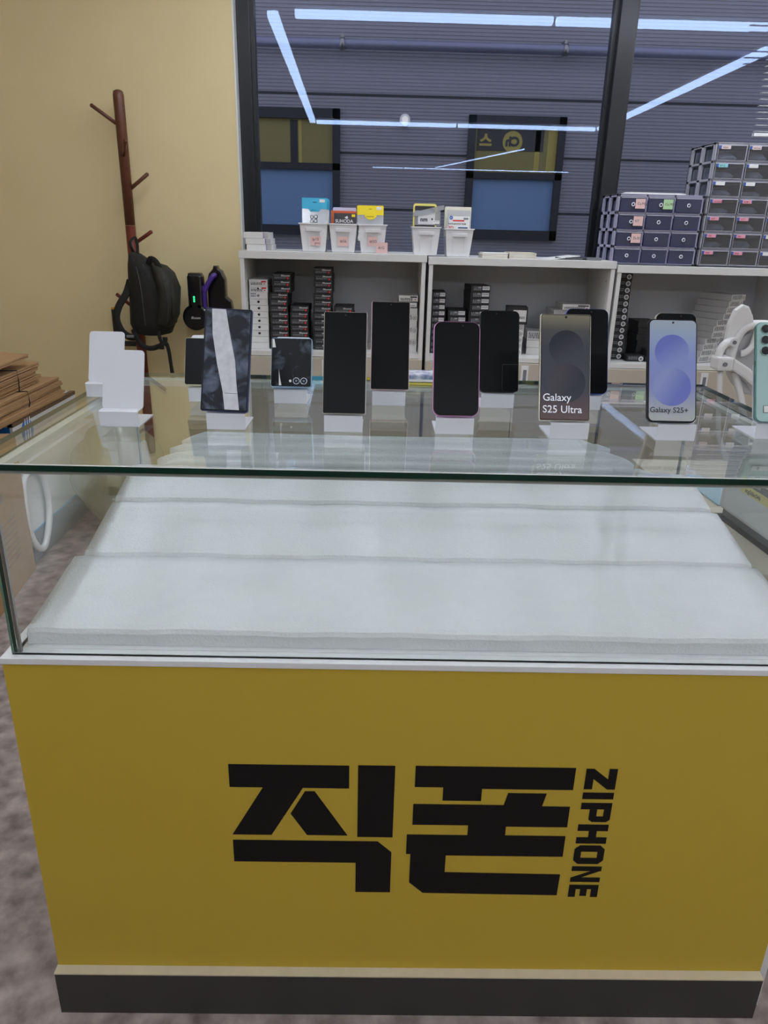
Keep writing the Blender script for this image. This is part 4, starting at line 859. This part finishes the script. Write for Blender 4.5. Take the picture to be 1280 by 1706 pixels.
for (nm, x, y, z, r_, c, lab) in (('crumpled_wrapper', -.50, 2.12, .16, .045, (214, 112, 70), 'orange wrapper'), ('crumpled_wrapper', -.585, 2.10, .12, .035, (196, 130, 60), 'ochre wrapper'), ('crumpled_wrapper', -.60, 2.12, .215, .045, (170, 176, 160), 'grey green wrapper'), ('crumpled_wrapper', -.63, 2.18, .335, .05, (222, 222, 214), 'white wrapper'), ('crumpled_wrapper', -.54, 2.15, .055, .035, (120, 100, 60), 'brown wrapper')):
    t = bmesh.new(); bmesh.ops.create_icosphere(t, subdivisions=3, radius=r_)
    for v in t.verts: v.co *= 1+.25*math.sin(v.co.x*150)*math.sin(v.co.y*130+v.co.z*170)
    tag(MB().take(t, mat(lab, c, .7)).build(nm, None, (x, y, z)), lab+' seen inside the garbage bag', 'wrapper', 'rubbish in the garbage bag')

# ------------------------------------------------------------------ right side: desk with white machine, office chair
dk = thing('desk', 'beige topped desk adjoining the showcase on the right', 'desk', (1.75, .66, 0))
MB().box(-.50, .55, -.33, .42, .672, .70, mat('beige desk top', (206, 198, 182), .5), .003).build('desk_top', dk)
for sx in (-.46, .50):
    for sy in (-.28, .37): MB().box(sx, sx+.04, sy, sy+.04, 0, .6715, alum).build('leg', dk)
tag(MB().prism([(1.330, .70), (1.48, .70), (1.48, .88), (1.345, .93), (1.325, .80)], .7003, .704, mat('pale blue mat', (150, 184, 200), .6), 'XY').build('desk_mat'), 'pale blue mat on the desk behind the white machine', 'mat')
dv = thing('label_printer', 'white desk machine with a yellow sticker on its side, right of the showcase', 'machine', (1.300, .64, .7003), (0, 0, .06))
MB().box(0, .28, -.50, 0, .022, .22, mat('light grey casing', (206, 208, 212), .4), .008).build('casing', dv)
MB().box(.008, .27, -.49, -.008, .004, .024, mat('dark grey base', (92, 94, 100), .5), .002).box(-.004, .28, -.505, .004, 0, .004, blackpl).build('base', dv)
b = MB(); MS = RZ(-PI/2)
b.prism(rrect(.13, .034, .006, x0=.075, z0=.085), -.0008, 0, mat('yellow sticker', (216, 206, 126), .6), M=MS); b.prism(rrect(.12, .015, .007, x0=.086, z0=.104), -.0014, -.0008, mat('dark pill', (84, 84, 86), .5), M=MS)
text(b, 'BC046 SYSTEM', .0085, print_w, MS @ T(.092, -.0018, .1085)); text(b, 'acg56bc046', .0125, print_k, MS @ T(.094, -.0018, .0895), .0002); text(b, 'a_ag_', .0145, print_k, MS @ T(.13, -.0018, .128), .0002)
b.build('sticker', dv)
oc = thing('office_chair', 'white framed office chair behind the desk at the right', 'chair', (1.93, 1.75, 0))
wh = mat('white chair plastic', (224, 224, 224), .4); mesh_m = mat('grey mesh fabric', (176, 176, 178), .8); R0 = (-1.93, -1.75, 0)
def OC(b, n): return b.build(n, oc, loc=R0)
OC(MB().prism([(1.825, 1.067), (1.8, 1.047), (1.786, .997), (1.785, .935), (1.798, .915), (1.812, .925), (1.820, .964), (1.841, .992), (1.876, 1.000), (1.866, 1.030), (1.847, 1.060)][::-1], 1.785, 1.815, wh, bev=.009), 'headrest')
OC(MB().tube([(1.860, 1.80, .992), (1.832, 1.80, .962), (1.818, 1.80, .900), (1.826, 1.80, .838), (1.858, 1.80, .790), (1.905, 1.80, .762), (2.02, 1.80, .755), (2.10, 1.80, .81), (2.12, 1.80, .90), (2.07, 1.80, .965), (1.98, 1.80, .990), (1.91, 1.80, .998)], .0165, wh, 12, flat=1.3, closed=True, sub=6, up=(0, 1, 0)), 'backrest_frame')
OC(MB().prism([(1.835, .87), (1.85, .82), (1.89, .78), (2.02, .77), (2.09, .82), (2.105, .90), (2.06, .95), (1.98, .975), (1.90, .985), (1.85, .95)], 1.806, 1.810, mesh_m), 'backrest_mesh')
OC(MB().tube([(1.850, 1.795, .895), (1.868, 1.79, .902), (1.885, 1.79, .93), (1.895, 1.80, .985)], [.013, .013, .010, .010], wh, 10, sub=4, up=(0, 1, 0)), 'lumbar_support')
OC(MB().tube([(1.757, 1.76, .86), (1.757, 1.76, .905), (1.772, 1.765, .930), (1.795, 1.775, .940), (1.820, 1.79, .938)], .0135, wh, 12, sub=6, flat=1.2, up=(0, 1, 0)).cyl((1.800, 1.765, .939), (1.800, 1.752, .939), .015, wh, 16).cyl((1.800, 1.752, .939), (1.800, 1.749, .939), .007, print_g, 12), 'back_bracket')
OC(MB().box(1.741, 1.797, 1.72, 1.79, .842, .890, wh, .008).tube([(1.765, 1.7195, .866), (1.765, 1.715, .866)], .008, print_g, 12), 'arm_joint')
OC(MB().prism([(1.797, .888), (1.866, .850), (1.914, .800), (1.945, .735), (1.956, .694), (1.938, .700), (1.918, .745), (1.887, .785), (1.845, .818), (1.797, .845)], 1.725, 1.785, wh, bev=.008), 'armrest')
OC(MB().tube([(1.768, 1.755, .845), (1.778, 1.755, .78), (1.80, 1.745, .60), (1.86, 1.72, .47)], .0105, wh, 10, flat=.8, up=(0, 1, 0)).tube([(1.822, 1.755, .835), (1.862, 1.75, .74), (1.90, 1.74, .60), (1.93, 1.72, .47)], .0135, wh, 10, flat=.9, up=(0, 1, 0)), 'arm_post')
OC(MB().loft([(1.93, 1.66, .41, .20, .19), (1.93, 1.66, .43, .24, .23), (1.93, 1.66, .455, .245, .235), (1.93, 1.66, .47, .22, .21)], mesh_m, 32, 3.2), 'seat')
OC(MB().cyl((1.93, 1.70, .07), (1.93, 1.70, .41), .025, wh), 'gas_column')
for k in range(5):
    a = k*2*PI/5+.3; c, s = math.cos(a), math.sin(a)
    OC(MB().tube([(1.93, 1.70, .10), (1.93+.27*c, 1.70+.27*s, .065)], [.022, .014], wh, 8), 'base_leg'); OC(MB().cyl((1.93+.27*c-.012*s, 1.70+.27*s+.012*c, .028), (1.93+.27*c+.012*s, 1.70+.27*s-.012*c, .028), .028, blackpl, 16), 'caster')
bpy.context.view_layer.update()
